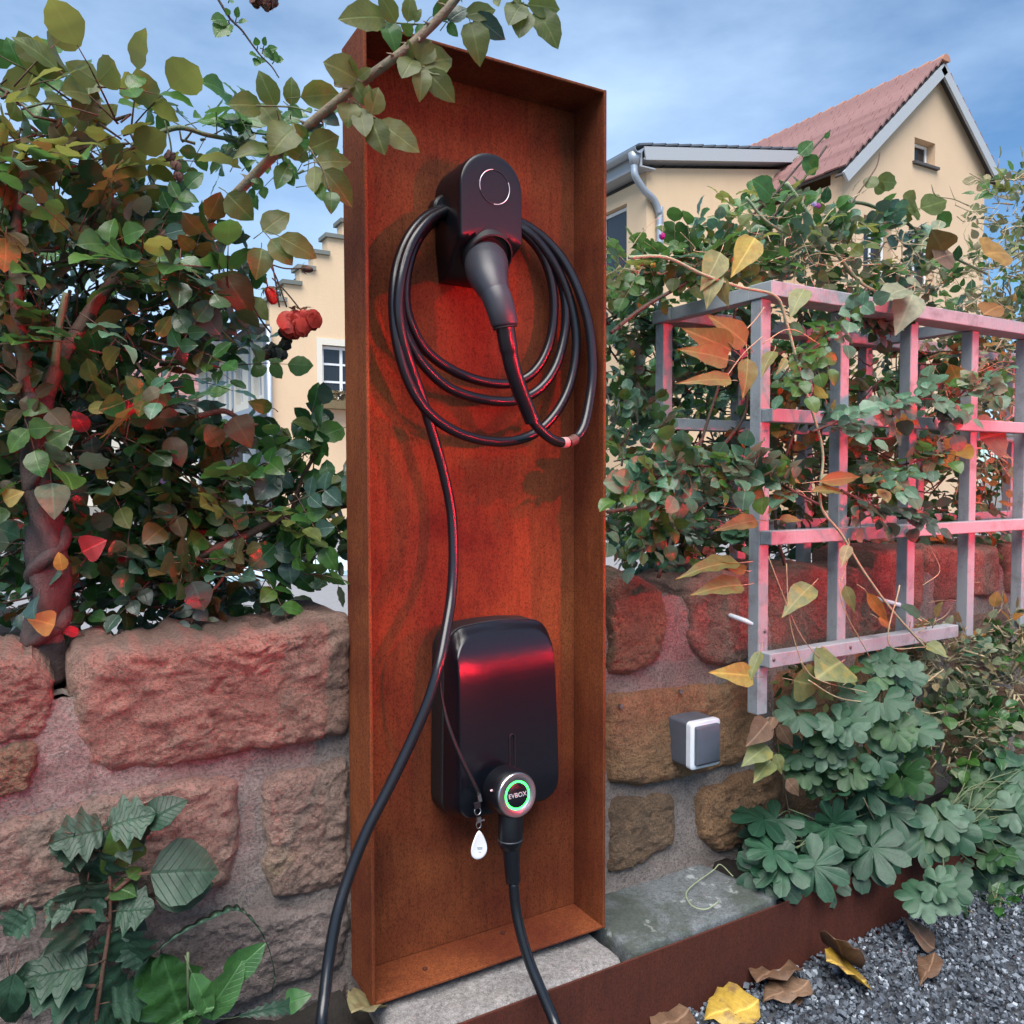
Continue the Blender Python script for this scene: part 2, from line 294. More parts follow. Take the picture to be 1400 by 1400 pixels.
LM = {
 'dark': leafmat('dark_glossy_rose_leaf', [(.012, .048, .012), (.022, .078, .018), (.036, .108, .024)], (.045, .08, .04), .30, .16),
 'green': leafmat('green_rose_leaf', [(.028, .090, .016), (.048, .130, .022), (.075, .170, .032)], (.06, .12, .04), .36, .32),
 'olive': leafmat('olive_rose_leaf', [(.072, .105, .022), (.098, .135, .028), (.128, .155, .036)], (.16, .17, .06), .45, .45, (.36, .38, .07)),
 'teal': leafmat('blue_green_leaf', [(.040, .118, .066), (.070, .170, .098), (.11, .225, .14)], (.12, .18, .12), .40, .22),
 'steel': leafmat('dark_grey_blue_leaf', [(.020, .052, .036), (.034, .080, .054), (.055, .11, .078)], (.08, .12, .08), .34, .15),
 'brown': leafmat('bronze_leaf', [(.055, .048, .014), (.075, .058, .016), (.095, .070, .020)], (.08, .07, .03), .45, .35, (.40, .17, .04)),
 'orange': leafmat('orange_leaf', [(.22, .09, .02), (.30, .14, .03), (.36, .20, .05)], (.34, .20, .08), .5, .35),
 'yellow': leafmat('yellow_leaf', [(.32, .26, .04), (.40, .33, .06), (.36, .36, .10)], (.45, .36, .14), .5, .38, spots=((.22, .10, .03), .5)),
 'red': leafmat('red_leaf', [(.30, .012, .012), (.42, .016, .018), (.26, .02, .03)], (.26, .04, .04), .4, .35, (.7, .03, .03)),
 'autumn': leafmat('yellowing_pointed_leaf', [(.15, .18, .05), (.18, .19, .055), (.12, .16, .05)], (.20, .20, .09), .5, .32, (.5, .4, .1), spots=((.16, .065, .03), .6)),
 'fadedgreen': leafmat('fading_green_leaf', [(.13, .17, .065), (.18, .20, .075), (.21, .24, .09)], (.20, .23, .12), .5, .3, spots=((.30, .24, .06), .6)),
 'columb': leafmat('columbine_leaf', [(.018, .070, .034), (.034, .098, .050), (.050, .118, .066), (.095, .165, .115)], (.07, .12, .07), .52, .2, vein=.16),
 'columb2': leafmat('green_columbine_leaf', [(.018, .068, .020), (.032, .098, .030), (.050, .130, .040)], (.07, .12, .06), .50, .26, vein=.16),
 'geran': leafmat('geranium_leaf', [(.010, .050, .026), (.018, .070, .036), (.028, .092, .048)], (.06, .11, .06), .50, .22, vein=.22),
 'mallow': leafmat('dark_crinkled_leaf', [(.010, .042, .022), (.017, .056, .030), (.026, .075, .042)], (.05, .085, .05), .52, .18, vein=.10, bmp=.6),
 'fresh': leafmat('fresh_dandelion_leaf', [(.035, .115, .030), (.055, .150, .040)], (.10, .20, .08), .38, .28, vein=.35, bmp=.4),
 'dry': leafmat('dry_vine_leaf', [(.20, .15, .075), (.30, .23, .12), (.24, .22, .11)], (.28, .23, .14), .65, .25, spots=((.14, .075, .035), .5)),
 'sage': leafmat('dusty_grey_green_leaf', [(.10, .12, .065), (.15, .18, .10), (.21, .24, .15)], (.17, .19, .12), .6, .22),
 'deadbrown': leafmat('dead_brown_leaf', [(.12, .062, .035), (.17, .095, .055), (.22, .135, .085)], (.20, .13, .09), .6, .15, vein=.55, bmp=.5),
 'deadyellow': leafmat('dead_yellow_leaf', [(.48, .30, .04), (.52, .34, .06)], (.40, .28, .09), .5, .2, spots=((.20, .115, .06), .9), bmp=.4),
}
PETAL = leafmat('coral_red_petal', [(.66, .060, .042), (.78, .10, .065), (.58, .04, .04)], (.5, .10, .06), .5, .3, (.9, .10, .06), vein=.05)
DRYPETAL = leafmat('dried_petal', [(.17, .085, .065), (.26, .13, .10), (.12, .05, .045)], (.2, .12, .09), .7, .2, vein=.05)
DARKPETAL = leafmat('blackened_petal', [(.018, .022, .018), (.035, .040, .030)], (.05, .05, .04), .6, .1, vein=.05)
VIOLET = leafmat('violet_petal', [(.45, .32, .70), (.55, .42, .80)], (.5, .4, .7), .5, .3, vein=.05)
MAGENTA = leafmat('magenta_petal', [(.42, .015, .22), (.30, .02, .30)], (.4, .05, .3), .5, .3, vein=.05)

# ------------------------------------------------------------------ leaf shapes (x across, y along, z up; unit length)
def leaf_shape(kind):
    V, F, UV = [], [], []
    if kind in ('ovate', 'ovate_b', 'ovate_c', 'ovate_d', 'round_b', 'round', 'pointed', 'petal', 'dandelion', 'heart'):
        W, n, fold, curl = dict(ovate=(.33, 9, .10, .10), ovate_b=(.36, 9, .16, .20), ovate_c=(.34, 9, .26, .42), ovate_d=(.31, 9, .05, -.22), round_b=(.42, 8, .20, .30), round=(.43, 8, .10, .10), pointed=(.27, 10, .10, .22), petal=(.50, 6, -.18, .35), dandelion=(.17, 16, .10, .45), heart=(.42, 9, .08, .16))[kind]
        for i in range(n+1):
            t = i/n
            if kind == 'pointed': wd = math.sin(math.pi*t**.62)**1.05*(1-.25*t)
            elif kind == 'petal': wd = math.sin(math.pi*(.06+.86*t)**1.0)**.6
            elif kind == 'dandelion': wd = (.25+.75*t)*math.sin(math.pi*min(1, t*.985+.01))**.35*(1 if i % 2 else .62)
            elif kind == 'heart': wd = math.sin(math.pi*(t**.55))**.8*(1-.1*t)
            elif kind in ('round', 'round_b'): wd = math.sin(math.pi*t**.85)**.62
            else: wd = math.sin(math.pi*t**.80)**.80
            ser = (.009 if i % 2 else -.008) if kind[:5] in ('ovate', 'round') and 0 < i < n else 0
            x = W*max(wd, 0)+(ser if wd > .2 else 0); z = -curl*t*t*.6+.05*math.sin(t*3)
            zz = fold*x*1.6+.02*math.sin(i*2.1)
            V += [(-x, t, z+zz), (0, t, z), (x, t, z+zz)]; UV += [(.5-.5*x/W, t), (.5, t), (.5+.5*x/W, t)]
        for i in range(n):
            a = i*3; F += [(a, a+1, a+4, a+3), (a+1, a+2, a+5, a+4)]
    elif kind == 'mallow':
        n = 14
        for i in range(n+1):
            t = i/n; wd = .42*max(0, math.sin(math.pi*t**.72))**.75*(1+.24*math.sin(i*1.55)); 
            for k in (-2, -1, 0, 1, 2):
                V.append((wd*k/2, t, -.22*t*t+.05*abs(k)*.5+.035*math.sin(i*1.7+k*2.3)*(k != 0)-.03*(k == 0))); UV.append((.5+k/4*.98, t))
        for i in range(n):
            for k in range(4): a = i*5+k; F.append((a, a+1, a+6, a+5))
    else:
        n = 84; C = (0, .18 if kind == 'columbine' else .42)
        out_ = []
        for k in range(n+1):
            s = k/n
            if kind == 'columbine':                                # fan of rounded lobes
                th = math.radians(-82+164*s); lob = abs(math.sin(s*math.pi*3)); r = (.80-.10*abs(s-.5))*(.60+.40*lob**.45)+.040*abs(math.cos(s*math.pi*9))*lob-.02
                out_.append((math.sin(th)*r, .0+math.cos(th)*r*1.02, s))
            elif kind == 'palmate':                                # deeply cut, pointed lobes
                th = math.radians(-160+320*s); lob = abs(math.sin(s*math.pi*6)); r = .58*(.36+.64*lob**.45)+.040*abs(math.cos(s*math.pi*28))*lob-.02
                out_.append((math.sin(th)*r, .42+math.cos(th)*r, s))
            else:                                                  # mallow: broad, wavy, toothed
                th = math.radians(-165+330*s); r = .50*(1-.18*math.cos(math.radians(-165+330*s)*3))*(1+.06*math.sin(s*math.pi*26))*(1.0 if abs(s-.5) > .06 else 1.2)
                out_.append((math.sin(th)*r*.95, .42+math.cos(th)*r*.95, s))
        base = (0, 0) if kind == 'columbine' else (0, .38)
        V.append((base[0], base[1], 0)); UV.append((.5, 0))
        for ring, sc in ((0, .5), (1, 1.0)):
            for (x, y, s) in out_:
                px, py = base[0]+(x-base[0])*sc, base[1]+(y-base[1])*sc
                lobw = math.cos(s*math.pi*(6 if kind == 'columbine' else 14 if kind == 'palmate' else 12))
                V.append((px, py, (-.008 if ring == 0 else -.016)*lobw-(.22*(px*px+(py-.3)**2) if ring else .05*(px*px))+(.014*math.sin(s*31+1) if ring else 0)))
                UV.append((.5+abs((s*(6 if kind == 'palmate' else 9)) % 1-.5), sc))
        m1 = n+1
        for k in range(n): F.append((0, 2+k, 1+k)); F.append((2+k, 2+m1+k, 1+m1+k, 1+k))
    return np.array(V, float), F, UV
SHP = {k: leaf_shape(k) for k in ('ovate', 'ovate_b', 'ovate_c', 'ovate_d', 'round', 'round_b', 'pointed', 'petal', 'dandelion', 'heart', 'columbine', 'palmate', 'mallow')}
_lc = {}
def leaf_mesh(shape, mat):
    k = (shape, mat.name)
    if k not in _lc:
        V, F, UV = SHP[shape]; me = bpy.data.meshes.new('leaf'); me.from_pydata(V.tolist(), [], F); uv = me.uv_layers.new(name='UVMap')
        idx = np.zeros(len(me.loops), np.int32); me.loops.foreach_get('vertex_index', idx); uv.data.foreach_set('uv', np.array(UV, np.float32)[idx].ravel())
        me.polygons.foreach_set('use_smooth', [True]*len(me.polygons)); me.materials.append(mat); me.update(); _lc[k] = me
    return _lc[k]
def frame(base, d, nrm, length, wid=1.0):
    y = d.normalized(); z = nrm-y*nrm.dot(y)
    if z.length < 1e-4: z = Vector((0, 0, 1)).cross(y)
    z.normalize(); x = y.cross(z)
    m = Matrix(((x.x*length*wid, y.x*length, z.x*length, base.x), (x.y*length*wid, y.y*length, z.y*length, base.y), (x.z*length*wid, y.z*length, z.z*length, base.z), (0, 0, 0, 1)))
    return m
class Plant:
    def __init__(s, name, label, cat, loc, group=None, part='leaf', cap=300):
        s.root = thing(name, label, cat, loc, group); s.L = []; s.tw = MB(); s.part = part; s.cap = cap
    def leaf(s, base, d, nrm, length, shape='ovate', mat='green', wid=1.0):
        if shape in ('ovate', 'ovate_b', 'round') and R.random() < .45: shape = 'round_b' if shape == 'round' else R.choice(('ovate_b', 'ovate_c', 'ovate_d'))
        wid *= R.uniform(.85, 1.12)
        s.L.append((frame(Vector(base), Vector(d), Vector(nrm), length, wid), shape, LM[mat] if isinstance(mat, str) else mat, length))
    def px(s, bu, bv, tu, tv, Y, mat='green', wid=1.0, shape='ovate', dy=-.01, tilt=None):    # a leaf measured from base pixel to tip pixel
        a, b = at(bu, bv, Y), at(tu, tv, Y+dy); n = (CAM-a).normalized()+Vector((0, 0, .35))+rv(.22)
        if tilt: n = Vector(tilt)
        s.leaf(a, b-a, n, (b-a).length, shape, mat, wid); q = a-(b-a)*.30+Vector((0, .006, R.uniform(-.006, .004))); s.twig([q, a-(b-a)*.10, a+(b-a)*.05], [.0009, .0008, .0005], 4)
    def twig(s, pts, r, n=5): s.tw.tube(pts, r, n)
    def compound(s, p, d, L_, mats, shapes=('ovate', 'ovate_b'), n=5, wid=1.0, nrm=None, cam=.35):
        d = d.normalized(); nrm = nrm or (Vector((0, 0, .8))+rv(.45)+(CAM-p).normalized()*cam)
        side = d.cross(nrm).normalized(); nn = side.cross(d).normalized(); rl = L_*(1.15 if n <= 3 else 1.9)
        droop = Vector((0, 0, -.12*rl)); tip = p+d*rl+droop
        s.twig([p-d*L_*.6, p, p+d*rl*.55+droop*.3, tip], [L_*.028, L_*.024, L_*.018, L_*.012], 4)
        mat = R.choice(mats)
        pairs = (n-1)//2
        for k in range(pairs):
            t = .25+.6*k/max(pairs-.4, 1); q = p+d*rl*t+droop*t*t
            for sg in (-1, 1):
                dd = (d*.55+side*sg+nn*R.uniform(-.15, .2)); s.leaf(q, dd, nn+rv(.28), L_*R.uniform(.75, .98), R.choice(shapes), mat if R.random() < .8 else R.choice(mats), wid)
        s.leaf(tip, d+Vector((0, 0, -.2)), nn+rv(.22), L_*R.uniform(.95, 1.15), R.choice(shapes), mat, wid)
    def fill(s, u, v, Y, ru, rvv, ry, n, L_, mats, shapes=('ovate', 'ovate_b'), nl=5, out_=.7, up=.15, stem=.35, wid=1.0, cam=.35, shell=.55):
        C = at(u, v, Y); dep = (C-CAM).dot(_f); k = dep/FPX; rx, rz = ru*k, rvv*k
        hf = Vector((_f.x, _f.y, 0)).normalized()
        for _ in range(n):
            o = rv().normalized()*(R.uniform(shell, 1)**.7); p = C+_r*(o.x*rx)+Vector((0, 0, o.z*rz))+hf*(o.y*ry)
            d = (_r*(o.x)+Vector((0, 0, o.z+up))+hf*o.y*.6)*out_+rv(.42)
            if nl == 1: 
                m = R.choice(mats); nn = Vector((0, 0, .7))+rv(.5)+(CAM-p).normalized()*cam
                s.leaf(p, d, nn, L_*R.uniform(.7, 1.2), R.choice(shapes), m, wid); s.twig([p-d.normalized()*L_*.6, p], [L_*.03, L_*.02], 4)
            else: s.compound(p, d, L_*R.uniform(.75, 1.15), mats, shapes, nl, wid, None, cam)
            if R.random() < stem:
                q = p-d.normalized()*L_; m_ = C+(q-C)*.45+rv(.012); s.twig([q, (q+m_)/2+rv(.008), m_], [.0016, .0022, .003], 5)
    def cane(s, pts, rad, mat, name='cane', thorns=0, n=10, k=8, wob=0.0):
        P = crom(pts, k); m = len(P); rr = [rad[0]+(rad[1]-rad[0])*i/(m-1) for i in range(m)]
        b = MB(); b.tube(P, rr, n, wob=wob)
        for i in range(thorns):
            j = int((i+.5)*(m-1)/thorns); q = P[j]; t = (P[min(j+1, m-1)]-P[max(j-1, 0)]).normalized(); side = t.cross(rv()).normalized()
            b.tube([q+side*rr[j]*.7, q+side*(rr[j]*1.5)-t*rr[j]*.2, q+side*(rr[j]*2.5)-t*rr[j]*.8], [rr[j]*.5, rr[j]*.24, rr[j]*.02], 5)
        return b.build(name, mat, s.root, True)
    def finish(s, twig_mat=None):
        loc = wloc(s.root)
        def big(e):
            x, y, d = proj(e[0].translation)
            vis = d > .1 and -60 < x < 1460 and -60 < y < 1460
            return (e[3]/max(d, .1))*(1 if vis else .01)
        s.L.sort(key=big, reverse=True)
        for (m, sh, mat, l) in s.L[:s.cap]:
            o = bpy.data.objects.new(s.part, leaf_mesh(sh, mat)); COL.objects.link(o); o.parent = s.root
            m2 = m.copy(); m2.translation = m.translation-loc; o.matrix_basis = m2
        rest = s.L[s.cap:]
        if rest:
            mats = []; VV, FF, UVs, rnd, mi = [], [], [], [], []; b = 0
            for (m, sh, mat, l) in rest:
                V, F, UV = SHP[sh]; A = np.array(m); P = V@A[:3, :3].T+A[:3, 3]; VV.append(P); 
                if mat not in mats: mats.append(mat)
                k = mats.index(mat); r0 = R.random()
                for f in F: FF.append(tuple(i+b for i in f)); mi.append(k); UVs += [UV[i] for i in f]
                rnd += [r0]*len(V); b += len(V)
            me = bpy.data.meshes.new('foliage'); me.from_pydata((np.concatenate(VV)-np.array(loc)).tolist(), [], FF)
            me.uv_layers.new(name='UVMap').data.foreach_set('uv', np.array(UVs, np.float32).ravel())
            at_ = me.attributes.new('rnd', 'FLOAT', 'POINT'); at_.data.foreach_set('value', np.array(rnd, np.float32))
            for x in mats: me.materials.append(x)
            me.polygons.foreach_set('material_index', mi); me.polygons.foreach_set('use_smooth', [True]*len(mi)); me.update()
            o = bpy.data.objects.new('foliage', me); COL.objects.link(o); o.parent = s.root; o['kind'] = 'stuff'
        if s.tw.v: s.tw.build('twig', twig_mat or TWIG, s.root, True, kind='stuff')

# ------------------------------------------------------------------ ground
def sheet(name, x0, x1, y0, y1, z, mat, nx=2, ny=2, amp=0.0, sc=6.0):
    b = MB(); b.grid(nx, ny, lambda s, t: Vector((x0+(x1-x0)*s, y0+(y1-y0)*t, z+(amp*fbm(Vector(((x0+(x1-x0)*s)*sc, (y0+(y1-y0)*t)*sc, 3.1))) if amp else 0))))
    return tag(b.build(name, mat, None, True), kind='structure')
sheet('ground', -150, 150, -150, 150, -.03, GROUND)
sheet('gravel_bed', -3, 5.5, -6, 1.105, -.012, GRAVEL_BED)
sheet('paving', -12, 14, 2.4, 13.2, 0.0, PAVE)
b = MB(); b.grid(300, 16, lambda s, t: Vector((-1.2+4.6*s, 1.110+.23*t, (.098 if .42 < -1.2+4.6*s < 1.25 else .128)+.022*fbm(Vector(((-1.2+4.6*s)*9, (1.11+.23*t)*9, 3.1))))))
tag(b.build('soil', SOIL, None, True), kind='structure')
b = MB(); b.grid(60, 30, lambda s, t: Vector((-1.6+1.95*s, 1.44+1.1*t, (.66+.035*fbm(Vector((s*14, t*9, 0))))*min(1, 6*(1-s)+.001)*min(1, 5*(1-t)+.001))))
tag(b.build('soil_bed', SOIL, None, True), kind='structure')

# gravel chips: far too many to count, one mesh
def gravel():
    rg = np.random.RandomState(3); N = 60000
    base = np.array([(-1, -1, -1), (1, -1, -1), (1, 1, -1), (-1, 1, -1), (-1, -1, 1), (1, -1, 1), (1, 1, 1), (-1, 1, 1)], float)
    quads = np.array([(0, 3, 2, 1), (4, 5, 6, 7), (0, 1, 5, 4), (1, 2, 6, 5), (2, 3, 7, 6), (3, 0, 4, 7)])
    px = rg.uniform(-.75, 2.75, N); py = rg.uniform(.30, 1.10, N)
    size = rg.uniform(.0018, .0046, N)*rg.choice([1, 1, 1, 1.5], N)
    V = np.repeat(base[None], N, 0)*rg.uniform(.55, 1.0, (N, 8, 1))*rg.uniform(.5, 1.1, (N, 1, 3))*size[:, None, None]
    q = rg.normal(size=(N, 4)); q /= np.linalg.norm(q, axis=1)[:, None]; w_, x, y, z = q.T
    Rm = np.stack([1-2*(y*y+z*z), 2*(x*y-z*w_), 2*(x*z+y*w_), 2*(x*y+z*w_), 1-2*(x*x+z*z), 2*(y*z-x*w_), 2*(x*z-y*w_), 2*(y*z+x*w_), 1-2*(x*x+y*y)], -1).reshape(N, 3, 3)
    V = np.einsum('nij,nkj->nki', Rm, V); V += np.stack([px, py, rg.uniform(-.004, .006, N)], -1)[:, None]
    F = (quads[None]+(np.arange(N)*8)[:, None, None]).reshape(-1, 4)
    me = bpy.data.meshes.new('gravel'); me.from_pydata(V.reshape(-1, 3).tolist(), [], F.tolist())
    a = me.attributes.new('rnd', 'FLOAT', 'POINT'); a.data.foreach_set('value', np.repeat(rg.rand(N)**1.3, 8).astype(np.float32))
    me.materials.append(CHIP); me.update(); o = bpy.data.objects.new('gravel', me); COL.objects.link(o); o['kind'] = 'stuff'
gravel()

# ------------------------------------------------------------------ the sandstone wall
WALL = thing('stone_wall', 'low red sandstone garden wall with wide mortar joints running behind the rusty steel box', 'wall', (0, 1.30, 0))
def resample(poly, M):
    P = [Vector((p[0], 0, p[1])) for p in poly]
    for _ in range(2): P = [q for i in range(len(P)) for q in (P[i]*.90+P[(i+1) % len(P)]*.10, P[i]*.10+P[(i+1) % len(P)]*.90)]
    n = len(P); L_ = [(P[(i+1) % n]-P[i]).length for i in range(n)]; T = sum(L_); o = []; i = 0; acc = 0
    for k in range(M):
        t = T*k/M
        while acc+L_[i] < t: acc += L_[i]; i += 1
        o.append(P[i].lerp(P[(i+1) % n], (t-acc)/L_[i]))
    return o
def stone(poly, mat, Y0=1.299, proud=.016, back=.13, rough=1.0, K=34):
    rough *= .78
    proud *= .72; M = 8*K
    O = resample(poly, M); C = sum(O, Vector())/M; O = [C+(p-C)*1.06 for p in O]; seed = Vector((R.random()*9, R.random()*9, 0))
    tx, tz = R.uniform(-.05, .05), R.uniform(-.06, .04); V = []; idx = {}
    def per(i, j, k):                                             # place on the outline of the k-th square ring
        if k == 0: return 0
        if j == -k: t = i+k
        elif i == k: t = 2*k+(j+k)
        elif j == k: t = 4*k+(k-i)
        else: t = 6*k+(k-j)
        return (t/(8*k))*M
    for j in range(-K, K+1):
        for i in range(-K, K+1):
            k = max(abs(i), abs(j)); t = per(i, j, k); a = int(t) % M; p = O[a].lerp(O[(a+1) % M], t-int(t)); s = k/K
            s = 1-(1-s)**1.12; q = C+(p-C)*s; e = s**13; w_ = Vector((q.x, q.z, 0))+seed
            n1 = fbm(w_*8, 4)*.006*rough; n2 = abs(fbm(w_*24+Vector((7, 3, 1)), 6))*.0085*rough; n3 = fbm(w_*85, 4)*.0026*rough
            y = Y0-proud*(1-e)+(n1-n2-n3)*(1-.6*e)+.014*(s**30)+(q.x-C.x)*tx+(q.z-C.z)*tz
            jj = (.006*fbm(w_*22, 3)+.003*fbm(w_*80, 3))*s*s
            idx[i, j] = len(V); V.append(Vector((q.x+jj, y, q.z-jj)))
    F = [(idx[i, j], idx[i+1, j], idx[i+1, j+1], idx[i, j+1]) for j in range(-K, K) for i in range(-K, K)]
    ring = [idx[i, -K] for i in range(-K, K)]+[idx[K, j] for j in range(-K, K)]+[idx[i, K] for i in range(K, -K, -1)]+[idx[-K, j] for j in range(K, -K, -1)]
    if back > .05:
        prev = ring
        for yy in (.15, .5, 1.0):
            new = []
            for r_ in ring:
                p = V[r_]; new.append(len(V)); V.append(Vector((p.x+.008*fbm(p*30), Y0+.014+back*yy, p.z+.014*fbm(p*22+Vector((yy*5, 0, 0))))))
            F += [(prev[m_], new[m_], new[(m_+1) % len(ring)], prev[(m_+1) % len(ring)]) for m_ in range(len(ring))]; prev = new
    b = MB(); b.add(V, F); return b.build('stone', mat, WALL, True)
def pst(pts, mat, **k): return stone([(lambda q: (q.x, q.z))(at(u, v, 1.29)) for u, v in pts], mat, **k)
pst([(-70, 912), (0, 900), (40, 903), (66, 930), (68, 975), (55, 1008), (0, 1018), (-70, 1025)], RED_STONE, back=.16, rough=1.3)
pst([(-70, 1030), (0, 1022), (46, 1014), (50, 1050), (38, 1080), (0, 1092), (-70, 1105)], BROWN_STONE)
pst([(104, 940), (122, 898), (250, 880), (390, 860), (474, 842), (474, 1000), (400, 1018), (330, 1028), (240, 1048), (150, 1060), (116, 1050), (103, 1010)], RED_STONE, back=.165, proud=.030, rough=1.5)
pst([(-70, 1150), (0, 1128), (90, 1106), (190, 1078), (290, 1063), (321, 1072), (322, 1150), (312, 1212), (250, 1222), (100, 1240), (0, 1252), (-70, 1262)], PINK_STONE, proud=.026, rough=1.3)
pst([(360, 1066), (440, 1045), (474, 1036), (474, 1212), (400, 1228), (375, 1226), (364, 1190)], PINK_STONE, proud=.026, rough=1.2)
pst([(216, 1262), (300, 1250), (400, 1243), (474, 1226), (474, 1318), (400, 1345), (330, 1372), (230, 1400), (205, 1330)], GREY_STONE, rough=1.4, proud=.03)
pst([(-60, 1285), (60, 1262), (170, 1262), (196, 1300), (200, 1390), (160, 1440), (-60, 1480)], GREY_STONE, rough=1.2)
pst([(330, 1385), (474, 1335), (474, 1420), (330, 1440)], GREY_STONE)
pst([(832, 796), (875, 790), (900, 806), (909, 850), (897, 900), (862, 921), (832, 924)], BROWN_STONE, back=.16, proud=.034, rough=1.2)
pst([(946, 803), (985, 785), (1030, 786), (1036, 830), (1030, 888), (1008, 912), (962, 906), (941, 876)], RED_STONE, back=.16, proud=.030, rough=1.3)
pst([(833, 952), (900, 943), (960, 937), (1040, 930), (1046, 985), (1036, 1025), (1000, 1046), (930, 1062), (880, 1073), (833, 1066)], OCHRE_STONE, proud=.028, rough=1.1)
pst([(833, 1092), (880, 1086), (922, 1087), (925, 1150), (872, 1183), (833, 1196)], BROWN_STONE)
pst([(955, 1086), (1010, 1057), (1078, 1048), (1082, 1100), (1042, 1140), (985, 1167), (957, 1142)], OCHRE_STONE, proud=.03, rough=1.5)
pst([(1054, 790), (1110, 778), (1150, 786), (1150, 880), (1110, 905), (1056, 905)], RED_STONE, back=.16)
pst([(1164, 782), (1240, 772), (1262, 800), (1250, 868), (1168, 884)], RED_STONE, back=.16)
pst([(1060, 920), (1150, 905), (1180, 930), (1170, 1000), (1110, 1030), (1062, 1030)], OCHRE_STONE)
R2 = random.Random(4)
def row(x0, x1, z0, z1, mats, back=.13):
    x = x0
    while x < x1:
        w_ = R2.uniform(.16, .34); j = lambda: R2.uniform(-.012, .012)
        stone([(x+j(), z0+j()), (x+w_*.5, z0+j()), (x+w_+j(), z0+j()), (x+w_+j(), z1+j()), (x+w_*.5, z1+j()), (x+j(), z1+j())], R2.choice(mats), back=back, K=16); x += w_+.035
row(1.78, 3.3, .64, .78, [RED_STONE, RED_STONE, BROWN_STONE], .16)
row(1.72, 3.3, .42, .60, [OCHRE_STONE, RED_STONE]); row(1.48, 3.3, .16, .38, [OCHRE_STONE, BROWN_STONE])
stone([(-.42, .52), (-.30, .515), (-.18, .525), (-.175, .68), (-.30, .70), (-.42, .69)], PINK_STONE, K=16); stone([(-.41, .26), (-.30, .25), (-.19, .265), (-.185, .46), (-.30, .47), (-.42, .455)], RED_STONE, K=16)
row(-1.5, -.45, .50, .70, [RED_STONE, PINK_STONE], .16); row(-1.5, -.45, .24, .46, [PINK_STONE, RED_STONE])
def core(s, t):
    x = -1.6+5.0*s; top = .725 if x > .5 else .715-.05*(1 if x < .06 else 0)
    z = -.02+(top+.02)*t; w_ = Vector((x*14, z*14, 2)); y = 1.2955+.006*fbm(w_)-.004*fbm(w_*4, 3)+.0022*fbm(w_*12, 2)
    return Vector((x, y+max(0, t-.96)*.3, z+.01*fbm(w_*1.5)*t))
b = MB(); b.grid(520, 84, core)
def core_top(s, t):
    p = core(s, 1.0); return Vector((p.x, p.y+(1.45-p.y)*t, p.z-.02*t+.012*fbm(Vector((p.x*20, t*3, 0)))))
b.grid(520, 6, core_top); b.grid(40, 2, lambda s, t: Vector((-1.6+5*s, 1.452, .70*(1-t))))
b.build('mortar', MORTAR, WALL, True)
for u, v in ((850, 966), (932, 946)):                          # two old wall plugs left in the ochre stone
    p = at(u, v, 1.268); b = MB(); b.disc(p, (1, 0, 0), (0, 0, 1), .0022, .0042, 14, -.008); b.disc(p+Vector((0, .004, 0)), (1, 0, 0), (0, 0, 1), 0, .0024, 12, -.002)
    tag(b.build('wall_plug', STEEL), 'tiny metal wall plug in the ochre stone, '+('nearer the rusty box' if u < 900 else 'above the grey light switch'), 'wall plug', 'metal plugs in the wall')

# ------------------------------------------------------------------ slabs, edging
def slab(name, poly, z0, z1, mat, label, amp=.004, M=80, bev=.010):
    O = resample(poly, M); C = sum(O, Vector())/M; rings = []
    for s, dz in ((1.0, -(z1-z0)), (1.0, -bev*1.6), (.995, -bev*.5), (.975, -.001), (.9, 0), (.75, 0), (.55, 0), (.3, 0), (.05, 0)):
        rings.append([Vector((C.x+(p.x-C.x)*s, C.z+(p.z-C.z)*s, z1+dz+(amp*fbm(Vector((p.x*s*16, p.z*s*16, 1)))+.35*amp*fbm(Vector((p.x*s*70, p.z*s*70, 1)), 3) if dz > -.03 else 0))) for p in O])
    b = MB(); b.loft([list(reversed(r)) for r in rings]); return tag(b.build(name, mat, None, True), label, 'stone slab', 'stone slabs behind the edging')
slab('stone_slab', [(.45, 1.112), (.66, 1.111), (.872, 1.111), (.868, 1.20), (.872, 1.275), (.45, 1.275)], .04, .134, GRANITE, 'grey granite kerb slab lying under the foot of the rusty steel box', .005)
slab('stone_slab', [(.890, 1.112), (1.08, 1.112), (1.262, 1.112), (1.243, 1.22), (1.215, 1.312), (1.05, 1.318), (.890, 1.318)], .04, .143, SLATE, 'dark damp slate slab with mossy patches between rusty box and geranium', .004)
b = MB(); b.box((-1.5, 1.1035, -.06), (2.9, 1.1075, .1345), .001)
tag(b.build('metal_edging', CORTEN_EDGE), 'long dark rusty steel edging strip between the gravel and the planting bed', 'edging')

# ------------------------------------------------------------------ houses
def strips(b, xs, ztop, holes, y0, y1, z0=0.0, axis='x'):
    br = sorted(set(xs+[h for a in holes for h in a[:2]]))
    for a, c in zip(br, br[1:]):
        cuts = sorted([(h[2], h[3]) for h in holes if h[0] <= a+1e-6 and h[1] >= c-1e-6]); z = z0; segs = []
        for lo, hi in cuts: segs.append((z, z, lo, lo)); z = hi
        segs.append((z, z, ztop(a), ztop(c)))
        for (la, lc, ta, tc) in segs:
            P = [(a, y0, la), (c, y0, lc), (c, y0, tc), (a, y0, ta), (a, y1, la), (c, y1, lc), (c, y1, tc), (a, y1, ta)]
            if axis == 'y': P = [(y, x, z_) for x, y, z_ in P]
            b.add(P, [(0, 1, 2, 3), (5, 4, 7, 6), (3, 2, 6, 7), (1, 0, 4, 5), (0, 3, 7, 4), (2, 1, 5, 6)])
